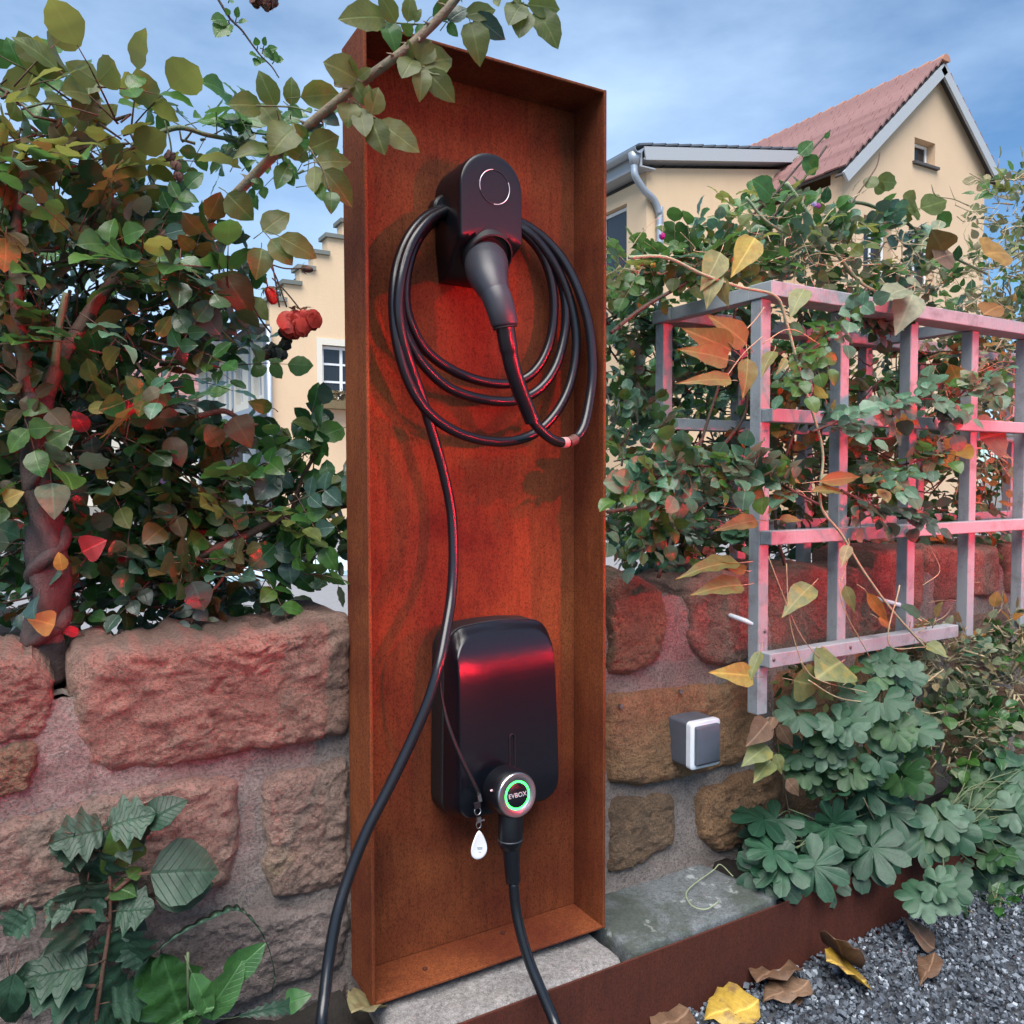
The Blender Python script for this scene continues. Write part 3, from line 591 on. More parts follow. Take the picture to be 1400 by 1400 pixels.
def window(parent, x0, x1, z0, z1, y, nx=2, nz=2, t=.055, axis='x', label=None):
    b = MB(); bx = lambda a, c, e, g, d: b.box(*( ((a, y-d, e), (c, y+.05, g)) if axis == 'x' else ((y-d, a, e), (y+.05, c, g)) ))
    bx(x0, x0+t, z0, z1, .02); bx(x1-t, x1, z0, z1, .02); bx(x0+t, x1-t, z0, z0+t, .02); bx(x0+t, x1-t, z1-t, z1, .02)
    for i in range(1, nx): xm = x0+(x1-x0)*i/nx; bx(xm-t*.5, xm+t*.5, z0+t, z1-t, .017)
    for i in range(1, nz): zm = z0+(z1-z0)*i/nz; bx(x0+t, x1-t, zm-t*.35, zm+t*.35, .012)
    f = b.build('window', FRAMEW, parent, label=label); g = MB()
    g.box(*( ((x0+t*.5, y+.008, z0+t*.5), (x1-t*.5, y+.016, z1-t*.5)) if axis == 'x' else ((y+.008, x0+t*.5, z0+t*.5), (y+.016, x1-t*.5, z1-t*.5)) )); g.build('pane', GLASS, f)
    return f
# right: ochre house with a steep clay-tiled roof and a low wing
WY_ = 15.5
H = thing('gabled_house', 'ochre rendered house with steep red tiled roof and small attic window beyond the trellis', 'house', (18, 13, 0))
AX, AZ, SL, GY = 19.97, 11.42, .90, 13.0
top = lambda x: AZ-.16-SL*abs(x-AX)
b = MB(); strips(b, [16.5, AX, 22.25], top, [(19.2, 20.05, 8.86, 9.46), (19.02, 20.10, 5.85, 7.26), (17.30, 18.36, 5.85, 7.26)], GY, GY+.32)
b.box((22.0, GY+.32, 0), (22.25, 23, 9.2)); b.box((16.5, GY+.32, 0), (16.8, WY_, 7.9)); b.build('wall', STUCCO, H)
window(H, 19.22, 20.03, 8.88, 9.44, GY+.24, 1, 1, .07); window(H, 19.04, 20.08, 5.87, 7.24, GY+.24, 2, 1, .07); window(H, 17.32, 18.34, 5.87, 7.24, GY+.24, 2, 1, .07)
for x0, x1, z in ((19.12, 20.13, 8.86), (18.95, 20.17, 5.85), (17.23, 18.43, 5.85)):
    b = MB(); b.box((x0, GY-.09, z-.07), (x1, GY+.2, z-.003)); b.build('sill', DARKW, H)
sv = Vector((-SL, 0, -1)) ; dl = Vector((-1, 0, -SL)).normalized(); nl = Vector((-SL, 0, 1)).normalized()
for k in range(17):                                               # courses of clay tiles, every tile a little uneven
    b = MB(); p0 = Vector((AX-.05, 0, AZ-.02))+dl*(.02+k*.285)
    for j in range(48):
        y = GY-.28+j*.205; jit = R.uniform(-.008, .012); c = p0+dl*.165+nl*(.045+jit)+Vector((0, y+.1, 0))
        b.obox(c, (dl*.138-nl*.030), Vector((0, .099, 0)), nl*.020)
    b.build('tile_course', TILE, H)
b = MB(); b.obox(Vector((AX, 18, AZ-.05))+dl*2.45, dl*2.45, (0, 5.2, 0), nl*.03); b.build('roof_deck', DARKW, H)
dr = Vector((1, 0, -SL)).normalized(); nr = Vector((SL, 0, 1)).normalized()
for k in range(10):
    b = MB(); p0 = Vector((AX+.05, 0, AZ-.02))+dr*(.02+k*.36); b.obox(p0+dr*.19+nr*.045+Vector((0, 17.9, 0)), dr*.21-nr*.03, (0, 5.1, 0), nr*.016); b.build('tile_course', TILE, H)
for j in range(24):
    y = GY-.32+j*.42; P = []; b = MB()
    for yy, r_ in ((y, .155), (y+.05, .16), (y+.36, .125), (y+.44, .12)): P.append([Vector((AX+math.cos(a)*r_, yy, AZ-.03+math.sin(a)*r_)) for a in [math.pi*i/8 for i in range(9)]]+[Vector((AX-r_*.8, yy, AZ-.05)), Vector((AX+r_*.8, yy, AZ-.05))])
    b.loft(P); b.build('ridge_tile', RIDGE, H, angle=40)
for d, n, ln, m in ((dl, nl, 2.5, GREYWOOD), (dr, nr, 1.85, GREYWOOD)):
    b = MB(); b.obox(Vector((AX, GY-.24, AZ-.10))+d*(ln+.02)-n*.10, d*ln, (0, .03, 0), n*.125); b.build('barge_board', m, H)
    b = MB(); b.obox(Vector((AX, GY-.10, AZ-.10))+d*(ln+.02)-n*.03, d*ln, (0, .11, 0), n*.02); b.build('soffit', DARKW, H)
WY = 15.5; w0 = at(884, 230, WY); v0 = at(878, 205, WY); v1 = at(1118, 211, WY); wsl = (v1.z-v0.z)/(v1.x-v0.x)
wt = lambda x: v0.z-.42+wsl*(x-v0.x)
b = MB(); strips(b, [w0.x, w0.x+6.6], wt, [], WY, WY+.3)
strips(b, [WY+.3, WY+.55, 22], lambda y: v0.z-.62, [(WY+.75, 19.5, v0.z-3.2, v0.z-1.0)], w0.x, w0.x+.3, 0, 'y'); b.build('wing_wall', STUCCO_L, H)
window(H, WY+.76, 19.48, v0.z-3.18, v0.z-1.02, w0.x+.16, 3, 1, .08, 'y')
sx = Vector((1, 0, wsl)).normalized(); sn = Vector((-wsl, 0, 1)).normalized(); ln = (v1.x-v0.x)/2+.9
for k in range(17):                                               # wing roof, one flat course per strip
    b = MB(); b.obox(Vector((v0.x-.25, 19, v0.z))+sx*(.2+k*.40)+sn*(.02+R.uniform(0, .006)), sx*.22+sn*.012, (0, 3.72, 0), sn*.022); b.build('tile_course', ROOFSLATE, H)
b = MB(); b.obox(Vector((v0.x-.1, WY-.22, v0.z-.17))+sx*ln, sx*ln, (0, .02, 0), sn*.15); b.build('verge_board', GREYWOOD, H)
b = MB(); b.obox(Vector((v0.x-.1, WY-.0, v0.z-.28))+sx*ln, sx*ln, (0, .20, 0), sn*.02); b.build('soffit', GREYWOOD, H)
b = MB(); b.box((v0.x-.22, WY-.2, v0.z-.48), (v0.x-.16, 22, v0.z-.12)); b.box((v0.x-.16, WY-.2, v0.z-.48), (w0.x+.1, 22, v0.z-.45)); b.build('fascia', GREYWOOD, H)
gx, gz = v0.x-.33, v0.z-.10; P = [[Vector((gx+math.cos(a)*.13*s, y, gz+math.sin(a)*.13*s)) for s, A in ((1, range(0, 9)), (.88, range(8, -1, -1))) for a in [math.pi+math.pi*i/8 for i in A]] for y in (WY-.3, 22)]
b = MB(); b.loft(P); g = b.build('gutter', ZINC, H, angle=40)
pp = [Vector((gx, WY-.12, gz-.10)), Vector((gx, WY-.12, gz-.42)), Vector((gx+.04, WY-.13, gz-.62)), Vector((gx+.30, WY-.12, gz-.88)), Vector((gx+.62, WY-.10, gz-1.06)), Vector((gx+.78, WY-.09, gz-1.36)), Vector((gx+.80, WY-.09, gz-1.8)), Vector((gx+.80, WY-.09, .1))]
b = MB(); b.tube(crom(pp, 6), .085, 12); b.tube([pp[0]+Vector((0, 0, .02)), pp[0]-Vector((0, 0, .12)), pp[0]-Vector((0, 0, .26))], [.15, .13, .09], 12)
for z in (gz-1.62, gz-3.2): b.tube([Vector((gx+.80, WY-.09, z)), Vector((gx+.80, WY-.09, z-.07))], .098, 12)
b.build('downpipe', ZINC, H, True)
lo = at(1010, 330, 14.2); b = MB(); b.obox(at(1010, 352, 12.4), (1.1, 0, .12), (0, .6, -.35), (0, .02, .03)); b.build('porch_roof', TILE, H)

# left: ochre house with a stepped gable; its long timbered side runs back to the left
H2 = thing('step_gabled_house', 'ochre house with stepped gable, slate roof and timbered side left of the rusty box', 'house', (4, 14, 0))
HY, CX = 14.0, 3.49
steps = [(CX-.02, 3.72, 3.95), (3.72, 3.98, 4.25), (3.98, 4.22, 4.53), (4.22, 4.47, 4.82), (4.47, 4.74, 5.13), (4.74, 5.02, 5.42), (5.02, 5.3, 5.72), (5.3, 6.6, 6.0), (6.6, 8.2, 5.2)]
b = MB()
for x0, x1, z in steps: strips(b, [x0, x1], lambda x: z, [(4.33, 4.86, 2.34, 3.30)] if False else [], HY, HY+.3)
b = MB()
for x0, x1, z in steps:
    hs = [(max(x0, 4.33), min(x1, 5.10), 2.34, 3.30)] if x1 > 4.33 and x0 < 5.10 else []
    strips(b, [x0, x1], (lambda zz: (lambda x: zz))(z), hs, HY, HY+.3)
b.build('wall', STUCCO_L, H2)
for x0, x1, z in steps:
    b = MB(); b.box((x0-.05, HY-.06, z+.002), (x1+.03, HY+.36, z+.07)); b.build('coping', COPING, H2)
b = MB(); strips(b, [4.25, 5.18], lambda x: 3.40, [(4.345, 5.085, 2.355, 3.285)], HY-.03, HY-.002, 2.30); b.build('window_surround', CREAM, H2)
window(H2, 4.35, 5.08, 2.36, 3.28, HY+.10, 2, 3, .05)
b = MB()
for i in range(90):
    p = Vector((R.uniform(4.3, 5.1), HY-R.uniform(.05, .25), 2.33+R.uniform(0, .16))); b.obox(p, rv(.03), rv(.03), rv(.004))
b.box((4.3, HY-.24, 2.18), (5.1, HY-.04, 2.32)); b.build('flower_box', LM['dry'], H2)
HB = 21.0
b = MB(); strips(b, [HY+.3, HB], lambda y: 3.62, [(14.7, 15.3, 2.42, 3.3), (16.2, 16.8, 2.42, 3.3), (18, 18.6, 2.42, 3.3)], CX-.01, CX+.25, 2.28, 'y'); b.build('upper_wall', CREAM, H2)
for y in (14.7, 16.2, 18.0): window(H2, y+.01, y+.59, 2.43, 3.29, CX+.10, 2, 2, .05, 'y')
for y in (14.32, 15.5, 17.0, 17.5, 19.0, 19.8): b = MB(); b.box((CX-.03, y, 2.29), (CX-.012, y+.13, 3.6)); b.build('timber', BEAM, H2)
b = MB(); b.box((CX-.06, HY+.02, 2.10), (CX+.25, HB, 2.275)); b.build('beam', BEAM, H2)
b = MB(); b.box((CX-.05, HY+1.9, 0), (CX+.15, HY+2.08, 2.098)); b.build('post', BEAM, H2); b = MB(); b.box((CX-.05, HB-.2, 0), (CX+.15, HB, 2.098)); b.build('post', BEAM, H2)
b = MB(); b.box((CX+1.2, HY+.31, 0), (CX+1.4, HB, 2.25)); b.box((CX+.2, HB-.1, 0), (CX+1.2, HB, 2.25)); b.build('porch_wall', GREYWALL, H2)
b = MB(); b.box((CX+1.10, 17.2, 0), (CX+1.18, 18.3, 2.0)); b.build('door', LM['orange'] if False else plain('ochre_brick_door', (.34, .14, .06), .8), H2)
for k in range(9):
    d_ = Vector((1, 0, .88)).normalized(); n_ = Vector((-.88, 0, 1)).normalized(); p0 = Vector((CX-.32, (HY+HB)/2+.2, 3.62))+d_*(k*.30+.12)
    b = MB()
    for j in range(22): b.obox(p0+Vector((0, -(HB-HY)/2+.16+j*.31, 0))+n_*(.03+R.uniform(0, .01)), d_*.19-n_*.02, (0, .15, 0), n_*.012)
    b.build('slate_course', ROOFSLATE, H2)
b = MB(); b.box((CX-.30, HY+.02, 3.50), (CX+.02, HB, 3.56)); b.build('soffit', DARKW, H2)
P = [[Vector((CX-.40+math.cos(a)*.09*s, y, 3.62+math.sin(a)*.09*s)) for s, A in ((1, range(0, 9)), (.86, range(8, -1, -1))) for a in [math.pi+math.pi*i/8 for i in A]] for y in (HY-.02, HB)]
b = MB(); b.loft(P); b.build('gutter', ZINC, H2, angle=40)
b = MB(); b.tube([Vector((CX-.06, HY-.07, 3.5)), Vector((CX-.06, HY-.07, .1))], .05, 10); b.build('downpipe', ZINC, H2, True)
# far red roof and hedge between the houses
H3 = thing('far_house', 'distant small house with pink tiled roof glimpsed through the left rose bush', 'house', (3.0, 34, 0))
a0 = at(200, 545, 34); a1 = at(262, 545, 34); b = MB(); b.box((a0.x-3, 34, 0), (a1.x+1.5, 40, a0.z)); b.build('wall', CREAM, H3)
for k in range(8):
    b = MB(); b.obox(Vector(((a0.x+a1.x)/2-.7, 33.7+k*.42, a0.z+.1+k*.24)), (4.2, 0, 0), (0, .24, .13), (0, -.02, .03)); b.build('tile_course', TILE, H3)

# pale blue folding table standing on the paving behind the wall
T = thing('folding_table', 'pale blue folding garden table on the paving behind the wall', 'table', tuple(Vector((1, 1, 0))*0+Vector((at(440, 778, 4.0).x, 4.0, 0))))
p = at(440, 776, 4.0); tz = p.z
for k in range(5): b = MB(); b.box((p.x-.75, 3.75+k*.125, tz-.02), (p.x+.6, 3.862+k*.125, tz+.012), .004); b.build('slat', BLUEPAINT, T)
for sx_ in (-.6, .45):
    for sg in (-1, 1): b = MB(); b.obox((p.x+sx_+sg*.022, 4.0, tz/2), (.016, 0, 0), (0, sg*.26, tz/2-.02), (0, .022, 0)); b.build('leg', BLUEPAINT, T)
# ------------------------------------------------------------------ the rusty steel box
BX0, BX1, BY0, BY1, BZ0, BZ1, TK = .4363, .8839, 1.1863, 1.284, .1498, 1.6498, .006
BOX = thing('steel_box', 'tall rusty weathering steel box frame holding the charger and coiled cable', 'steel frame', (.66, 1.235, BZ0))
def sheetpart(lo, hi, name): b = MB(); b.box(lo, hi, .0012); return b.build(name, CORTEN, BOX)
sheetpart((BX0+TK, BY1-TK, BZ0+TK), (BX1-TK, BY1, BZ1-TK), 'back_panel')
sheetpart((BX0, BY0, BZ0), (BX0+TK-.0004, BY1, BZ1), 'side_panel'); sheetpart((BX1-TK+.0004, BY0, BZ0), (BX1, BY1, BZ1), 'side_panel')
sheetpart((BX0+TK, BY0+.0005, BZ1-TK+.0004), (BX1-TK, BY1, BZ1-.0003), 'top_panel'); sheetpart((BX0+TK, BY0+.0005, BZ0+.0003), (BX1-TK, BY1, BZ0+TK-.0004), 'bottom_panel')
for u, v in ((581, 1325), (687, 1276), (736, 1247)):
    p = atz(u, v, BZ0+TK); b = MB(); b.tube([p, p+Vector((0, 0, .0022)), p+Vector((0, 0, .0032))], [.0042, .0042, .002], 10); b.build('bolt_head', CORTEN_EDGE, BOX, True)
PY = BY1-TK                                                       # front face of the back panel

# ------------------------------------------------------------------ wall charger
CH = thing('wall_charger', 'black wall charger with glowing green ring mounted low in the rusty box', 'charger', (.68, PY, .41))
def rrect(x0, x1, z0, z1, r, bulge_t=0.0, n=10, taper=0.0):
    P = []; cx = (x0+x1)/2
    for (cx_, cz_, a0, rr) in ((x1-r, z0+r, -90, r), (x1-r, z1-r, 0, r), (x0+r, z1-r, 90, r), (x0+r, z0+r, 180, r)):
        for k in range(n+1): a = math.radians(a0+90*k/n); P.append([cx_+rr*math.cos(a), cz_+rr*math.sin(a)])
    Q = []
    for i in range(len(P)):
        a, c = P[i], P[(i+1) % len(P)]; m = max(1, int(math.hypot(c[0]-a[0], c[1]-a[1])/.016))
        for k in range(m): Q.append([a[0]+(c[0]-a[0])*k/m, a[1]+(c[1]-a[1])*k/m])
    for q in Q:
        t = (q[1]-z0)/(z1-z0); q[0] = cx+(q[0]-cx)*(1-taper*t)
        if bulge_t and t > .5: q[1] += bulge_t*(1-((q[0]-cx)/((x1-x0)/2))**2)
    return [tuple(q) for q in Q]
ex0, ex1, ez0, ez1 = .577, .794, .397, .715
def eo(grow=0.0): return rrect(ex0-grow, ex1+grow, ez0-grow, ez1+grow, .036+grow, .012, 10, .05)
b = MB(); O = eo(0); O2 = eo(-.0035)
b.loft([[Vector((x, y, z)) for x, z in o] for o, y in ((O2, PY-.001), (O, PY-.004), (O, 1.232), (O2, 1.2295))]); b.build('back_shell', BLACK_DEEP, CH, angle=35)
xc = .684; ecx, ecz = (ex0+ex1)/2, (ez0+ez1)/2
def ef(x, z, s):
    zt = max(0, (z-(ez1-.085))/.085); zb = max(0, ((ez0+.07)-z)/.07); tt = (z-ez0)/(ez1-ez0)
    rim = max(0, (s-.905)/.095); e = 1-rim**1.7
    return 1.179+.0465*rim**1.7+(.42*min(max(0, x-.588), xc-.588)**2+.050*max(0, x-xc)+.014*tt*tt+.020*zt**2.4+.010*zb**2)*e
b = MB(); O = eo(0); rings = [[Vector((x, 1.2285, z)) for x, z in O2], [Vector((x, 1.2265, z)) for x, z in O]]
for s in (.992, .98, .965, .95, .935, .92, .905, .88, .84, .78, .70, .60, .50, .40, .30, .20, .10, .03):
    rings.append([Vector((xq, ef(xq, zq, s), zq)) for xq, zq in [(xc+(x-xc)*s, ecz+(z-ecz)*s) for x, z in O]])
b.loft(rings); b.build('front_cover', BLACK, CH, angle=9)
def capsule(xa, za, zb, r, n=10): return [(xa+r*math.cos(math.radians(a)), (zb if a <= 180 else za)+r*math.sin(math.radians(a))) for a in [180*k/n for k in range(n+1)]+[180+180*k/n for k in range(n+1)]]
sy = ef(xc, .50, .3)
b = MB(); b.loft([[Vector((x, sy+.004, z)) for x, z in capsule(xc+.003, .487, .535, .0058)], [Vector((x, sy-.0012, z)) for x, z in capsule(xc+.003, .487, .535, .0058)], [Vector((x, sy-.0012, z)) for x, z in capsule(xc+.003, .487, .535, .0044)], [Vector((x, sy+.002, z)) for x, z in capsule(xc+.003, .487, .535, .0044)]])
b.build('lock_slot', BLACK_DEEP, CH, angle=40)
RC = at(707, 1087, 1.118); ax, az = Vector((1, 0, 0)), Vector((0, .10, 1)).normalized(); rn = ax.cross(az)      # rn points to the viewer's side
b = MB(); b.tube([RC-rn*.045, RC-rn*.020, RC-rn*.006, RC-rn*.003], [.0385, .0382, .0375, .0355], 40); b.build('collar', BLACK_MATT, CH, angle=40)
b = MB()
N_ = 48
def rr_(r, o): return [RC+rn*o+ax*math.cos(2*math.pi*k/N_)*r+az*math.sin(2*math.pi*k/N_)*r for k in range(N_)]
b.loft([rr_(.0228, -.004), rr_(.0228, .0012), rr_(.0238, .002), rr_(.0335, .002), rr_(.0350, .0005), rr_(.0352, -.004)], False, False); b.build('ring', STEEL, CH, angle=40)
b = MB(); b.loft([rr_(.0228, .0002), rr_(.0222, .0016), rr_(.0200, .0014), rr_(.0196, -.0005)], False, False); b.build('light_ring', GREEN, CH, angle=60)
b = MB(); b.loft([rr_(.0199, -.002), rr_(.0197, .0008), rr_(.0185, .0013), rr_(.002, .0014)]); b.build('centre_cap', BLACK, CH, angle=40)
def text(body, size, pos, mat, parent, name, dx, dz):
    cu = bpy.data.curves.new(name, 'FONT'); cu.body = body; cu.size = size; cu.align_x = 'CENTER'; cu.align_y = 'CENTER'; cu.extrude = .00015; cu.space_character = 1.02; cu.offset = size*.012
    t = bpy.data.objects.new(name, cu); COL.objects.link(t); dg = bpy.context.evaluated_depsgraph_get()
    me = bpy.data.meshes.new_from_object(t.evaluated_get(dg)); bpy.data.objects.remove(t); me.materials.clear(); me.materials.append(mat)
    o = bpy.data.objects.new(name, me); COL.objects.link(o); nz = dx.cross(dz)
    o.matrix_basis = Matrix(((dx.x, dz.x, nz.x, 0), (dx.y, dz.y, nz.y, 0), (dx.z, dz.z, nz.z, 0), (0, 0, 0, 1))); o.parent = parent; o.location = pos-wloc(parent); return o
text('EVBOX', .0104, RC+rn*.0017, SILVER, CH, 'wordmark', ax, az)
b = MB(); q = RC-rn*.028+Vector((-.022, 0, .008)); b.tube([q, q+Vector((-.016, -.012, .004)), q+Vector((-.020, -.016, .006))], [.0022, .0022, .001], 8); b.build('pin', plain('pinkish_plastic', (.6, .42, .42), .5), CH, True)

# ------------------------------------------------------------------ cable dock
DK = thing('cable_dock', 'black rounded cable holder with circular emblem high in the rusty box', 'cable holder', (.652, PY, 1.31))
dx0, dx1 = .594, .7095; dcx = (dx0+dx1)/2; dhw = (dx1-dx0)/2; dzt, dzb = 1.497, 1.300; zc = dzt-dhw; zk = 1.360
def dring(y_f, s):
    pass
def dfront(z): return 1.183 if z > zk else 1.183+(zk-z)*1.25*min(1, (zk-z)/.012)
def outline(g=0.0, nb=12):
    P = [(dcx+(dhw+g)*math.cos(math.radians(a)), zc+(dhw+g)*math.sin(math.radians(a))) for a in [180*k/24 for k in range(25)]]
    for z in [zc-(zc-zk)*(k/6) for k in range(1, 7)]: P.append((dx0-g, z))
    for k in range(1, nb+1): t = k/nb; P.append((dx0-g+.006*t, zk-(zk-dzb)*t-g*t))
    P += [(dcx-.03, dzb-g), (dcx, dzb-g-.001), (dcx+.03, dzb-g)]
    for k in range(nb+1): t = 1-k/nb; P.append((dx1+g-.022*t**1.6, zk-(zk-dzb)*t-g*t))
    for z in [zk+(zc-zk)*(k/6) for k in range(1, 6)]: P.append((dx1+g, z))
    return P
O = outline(); b = MB(); rings = [[Vector((x, PY-.001, z)) for x, z in O]]
for s, dy in ((1.0, .013), (.992, .0055), (.975, .0018), (.95, .0004), (.90, 0), (.75, 0), (.55, 0), (.35, 0), (.15, 0), (.03, 0)):
    rings.append([Vector((xq, min(PY-.002, dfront(zq)+dy), zq)) for xq, zq in [(dcx+(x-dcx)*s, 1.40+(z-1.40)*s) for x, z in O]])
b.loft(rings); b.build('housing', BLACK_MATT, DK, angle=32)
ec = Vector((at(676, 256, 1.183).x, 1.1818, at(676, 256, 1.183).z))
for a0, a1 in ((95, 200), (-95, 25)):
    b = MB(); b.tube([ec+Vector((math.cos(math.radians(a0+(a1-a0)*k/24)), 0, math.sin(math.radians(a0+(a1-a0)*k/24))))*.0275 for k in range(25)], [.0002]+[.0007]*23+[.0002], 6); b.build('emblem_arc', SILVER, DK, True)
b = MB(); b.tube([ec+Vector((math.cos(2*math.pi*k/40), 0, math.sin(2*math.pi*k/40)))*.0275+Vector((0, .0004, 0)) for k in range(41)], .0006, 6); b.build('emblem_ring', GRIP, DK, True)
q = at(676, 336, 1.19); b = MB(); b.obox(q+Vector((0, .006, 0)), (.0062, 0, .001), (0, .004, 0), (0, .0006, .0016)); b.build('indicator', WHITE, DK)
hk = at(612, 285, 1.245); b = MB(); b.tube([hk+Vector((0, .026, 0)), hk+Vector((0, .004, 0)), hk], [.024, .024, .020], 24); b.tube([hk+Vector((.02, .022, .0)), hk+Vector((.05, .022, -.005))], .016, 12); b.build('hook', BLACK_MATT, DK, angle=40)
sc = at(668, 352, 1.196); sdir = Vector((-.02, -.80, -.60)).normalized(); sa = Vector((1, 0, 0)); sa = (sa-sdir*sa.dot(sdir)).normalized(); sb = sdir.cross(sa)
def sring(c, r): return [c+sa*math.cos(2*math.pi*k/36)*r+sb*math.sin(2*math.pi*k/36)*r for k in range(36)]
b = MB(); b.loft([sring(sc-sdir*.03, .042), sring(sc+sdir*.004, .041), sring(sc+sdir*.005, .0385), sring(sc-sdir*.004, .036)], True, True); b.build('socket_rim', BLACK_DEEP, DK, angle=40)

# ------------------------------------------------------------------ the charging cable: coil, plug, hanging run and the end in the charger
CB = thing('charging_cable', 'coiled black charging cable with plug in the holder and tail hanging past the charger', 'cable', (.65, 1.22, 1.2))
CR = .0086
coil = [(727, 573, 1.150), (737, 586, 1.150), (752, 599, 1.155), (768, 605, 1.165), (785, 601, 1.175), (798, 583, 1.18), (807, 540, 1.19), (810, 500, 1.195), (806, 450, 1.20), (794, 405, 1.21), (774, 362, 1.225), (748, 330, 1.24), (718, 308, 1.25),
        (680, 292, 1.258), (645, 286, 1.256), (618, 287, 1.25), (592, 302, 1.245), (570, 330, 1.24), (557, 370, 1.235), (555, 415, 1.235), (565, 450, 1.235), (585, 482, 1.24), (622, 508, 1.245), (662, 522, 1.248), (700, 524, 1.248), (728, 510, 1.246), (748, 478, 1.245), (757, 435, 1.245), (755, 390, 1.245), (742, 350, 1.247), (720, 322, 1.25),
        (685, 300, 1.262), (645, 292, 1.262), (615, 289, 1.256), (585, 303, 1.248), (560, 335, 1.238), (547, 380, 1.23), (547, 425, 1.225), (557, 462, 1.222), (580, 500, 1.222), (615, 531, 1.225), (660, 546, 1.23), (703, 548, 1.23), (736, 533, 1.23), (760, 500, 1.232), (773, 450, 1.235), (772, 405, 1.237), (758, 362, 1.24), (735, 330, 1.243), (715, 314, 1.25),
        (680, 294, 1.268), (645, 286, 1.268), (616, 284, 1.255), (585, 295, 1.243), (560, 322, 1.228), (543, 365, 1.215), (538, 415, 1.208), (543, 468, 1.205), (558, 520, 1.205), (582, 560, 1.206), (618, 588, 1.21), (660, 602, 1.213), (700, 603, 1.215), (735, 590, 1.217), (763, 560, 1.22), (781, 520, 1.222), (788, 470, 1.225), (783, 425, 1.228), (768, 380, 1.233), (745, 342, 1.24), (716, 312, 1.25),
        (680, 288, 1.262), (645, 282, 1.258), (615, 286, 1.24), (588, 300, 1.225), (564, 330, 1.21), (550, 372, 1.20), (545, 420, 1.198), (551, 465, 1.2), (563, 505, 1.205), (577, 545, 1.21), (592, 595, 1.215), (606, 645, 1.22), (617, 700, 1.222), (620, 760, 1.215), (617, 815, 1.20), (609, 865, 1.175), (600, 910, 1.155), (585, 960, 1.150), (560, 1018, 1.150), (530, 1080, 1.148), (502, 1135, 1.145), (478, 1195, 1.138), (461, 1250, 1.125), (450, 1310, 1.11), (444, 1360, 1.09), (440, 1405, 1.07)]
P = [at(u, v, y) for u, v, y in coil]; q = P[-1]
tail = [q+Vector((.0, -.015, -.07)), Vector((q.x+.03, 1.02, .02)), Vector((q.x+.12, .93, CR)), Vector((q.x+.24, .86, CR)), Vector((.66, .845, CR))]
low = [(702, 1206, 1.128), (705, 1240, 1.122), (712, 1275, 1.110), (724, 1315, 1.092), (739, 1352, 1.070), (756, 1392, 1.045), (768, 1425, 1.02)]
PL = [at(u, v, y) for u, v, y in low]
up = [Vector((.735, .86, .012)), Vector((.775, .925, .035)), PL[-1]+Vector((.012, -.035, -.07))]+PL[::-1]
C_ = crom(P+tail+up, 7); b = MB(); b.tube(C_, CR, 12); b.build('cable', RUBBER, CB, True)
# label sleeve wrapped round the cable
t0 = crom(P[2:6], 10); b = MB(); b.tube(t0[10:15], CR+.0006, 12); b.build('label_sleeve', plain('pinkish_paper_label', (.42, .27, .25), .6), CB, True)
b = MB(); b.tube(t0[15:22], [CR+.0007]*7, 12); b.build('label_tape', plain('brown_tape', (.09, .05, .04), .5), CB, True)
# plug
pp = [at(664, 352, 1.205), at(665, 362, 1.186), at(666, 370, 1.168), at(669, 382, 1.150), at(675, 397, 1.136), at(681, 412, 1.128), at(686, 428, 1.124), at(689.5, 441, 1.124), at(690.5, 447, 1.124)]
b = MB(); b.tube(crom(pp[:6], 6), np.interp(np.linspace(0, 5, 31), [0, .6, 1, 2, 3, 4, 5], [.030, .0345, .0355, .0345, .030, .0245, .020]).tolist(), 28); b.build('plug_head', GRIP, CB, True)
b = MB(); Q = crom(pp[3:], 6); b.tube(Q, np.interp(np.linspace(0, 5, len(Q)), [0, .5, 1, 2, 3, 4, 4.6, 5], [.012, .021, .0232, .0232, .0222, .0212, .0205, .0175]).tolist(), 24); b.build('plug_grip', GRIP, CB, True)
b = MB(); b.tube([pp[8]-Vector((0, 0, .000)), pp[8]+(pp[8]-pp[7])*.35], [.0200, .0185], 24); b.build('grip_cuff', BLACK_DEEP, CB, True)
bt = [at(690.5, 448, 1.124), at(694, 470, 1.126), at(700, 500, 1.131), at(710, 532, 1.138), at(722, 562, 1.147), at(727.5, 575, 1.150)]
Q = crom(bt, 8); rad = np.interp(np.linspace(0, 1, len(Q)), [0, .25, .3, .96, .97, 1], [.0150, .0146, .0132, .0124, .0128, .0126]).tolist(); b = MB(); b.tube(Q, rad, 20); b.build('bend_relief', RUBBER, CB, angle=50)
q = at(654, 352, 1.158); b = MB(); b.obox(q, (.0042, 0, -.0012), (0, .004, .002), (0, -.001, .0025)); b.build('latch_hole', BLACK_DEEP, CB)
q = at(674, 347.5, 1.1515); b = MB()
for a0, a1, rr0 in ((0, 360, .0060), (50, 310, .0030)): b.tube([q+Vector((math.cos(math.radians(a0+(a1-a0)*k/20))*rr0, -.0035*math.sin(math.radians(a0+(a1-a0)*k/20))*0+.0008, math.sin(math.radians(a0+(a1-a0)*k/20))*rr0*.75)) for k in range(21)], .0004, 5)
b.build('moulded_mark', plain('grey_mark', (.12, .13, .15), .5), CB, True)
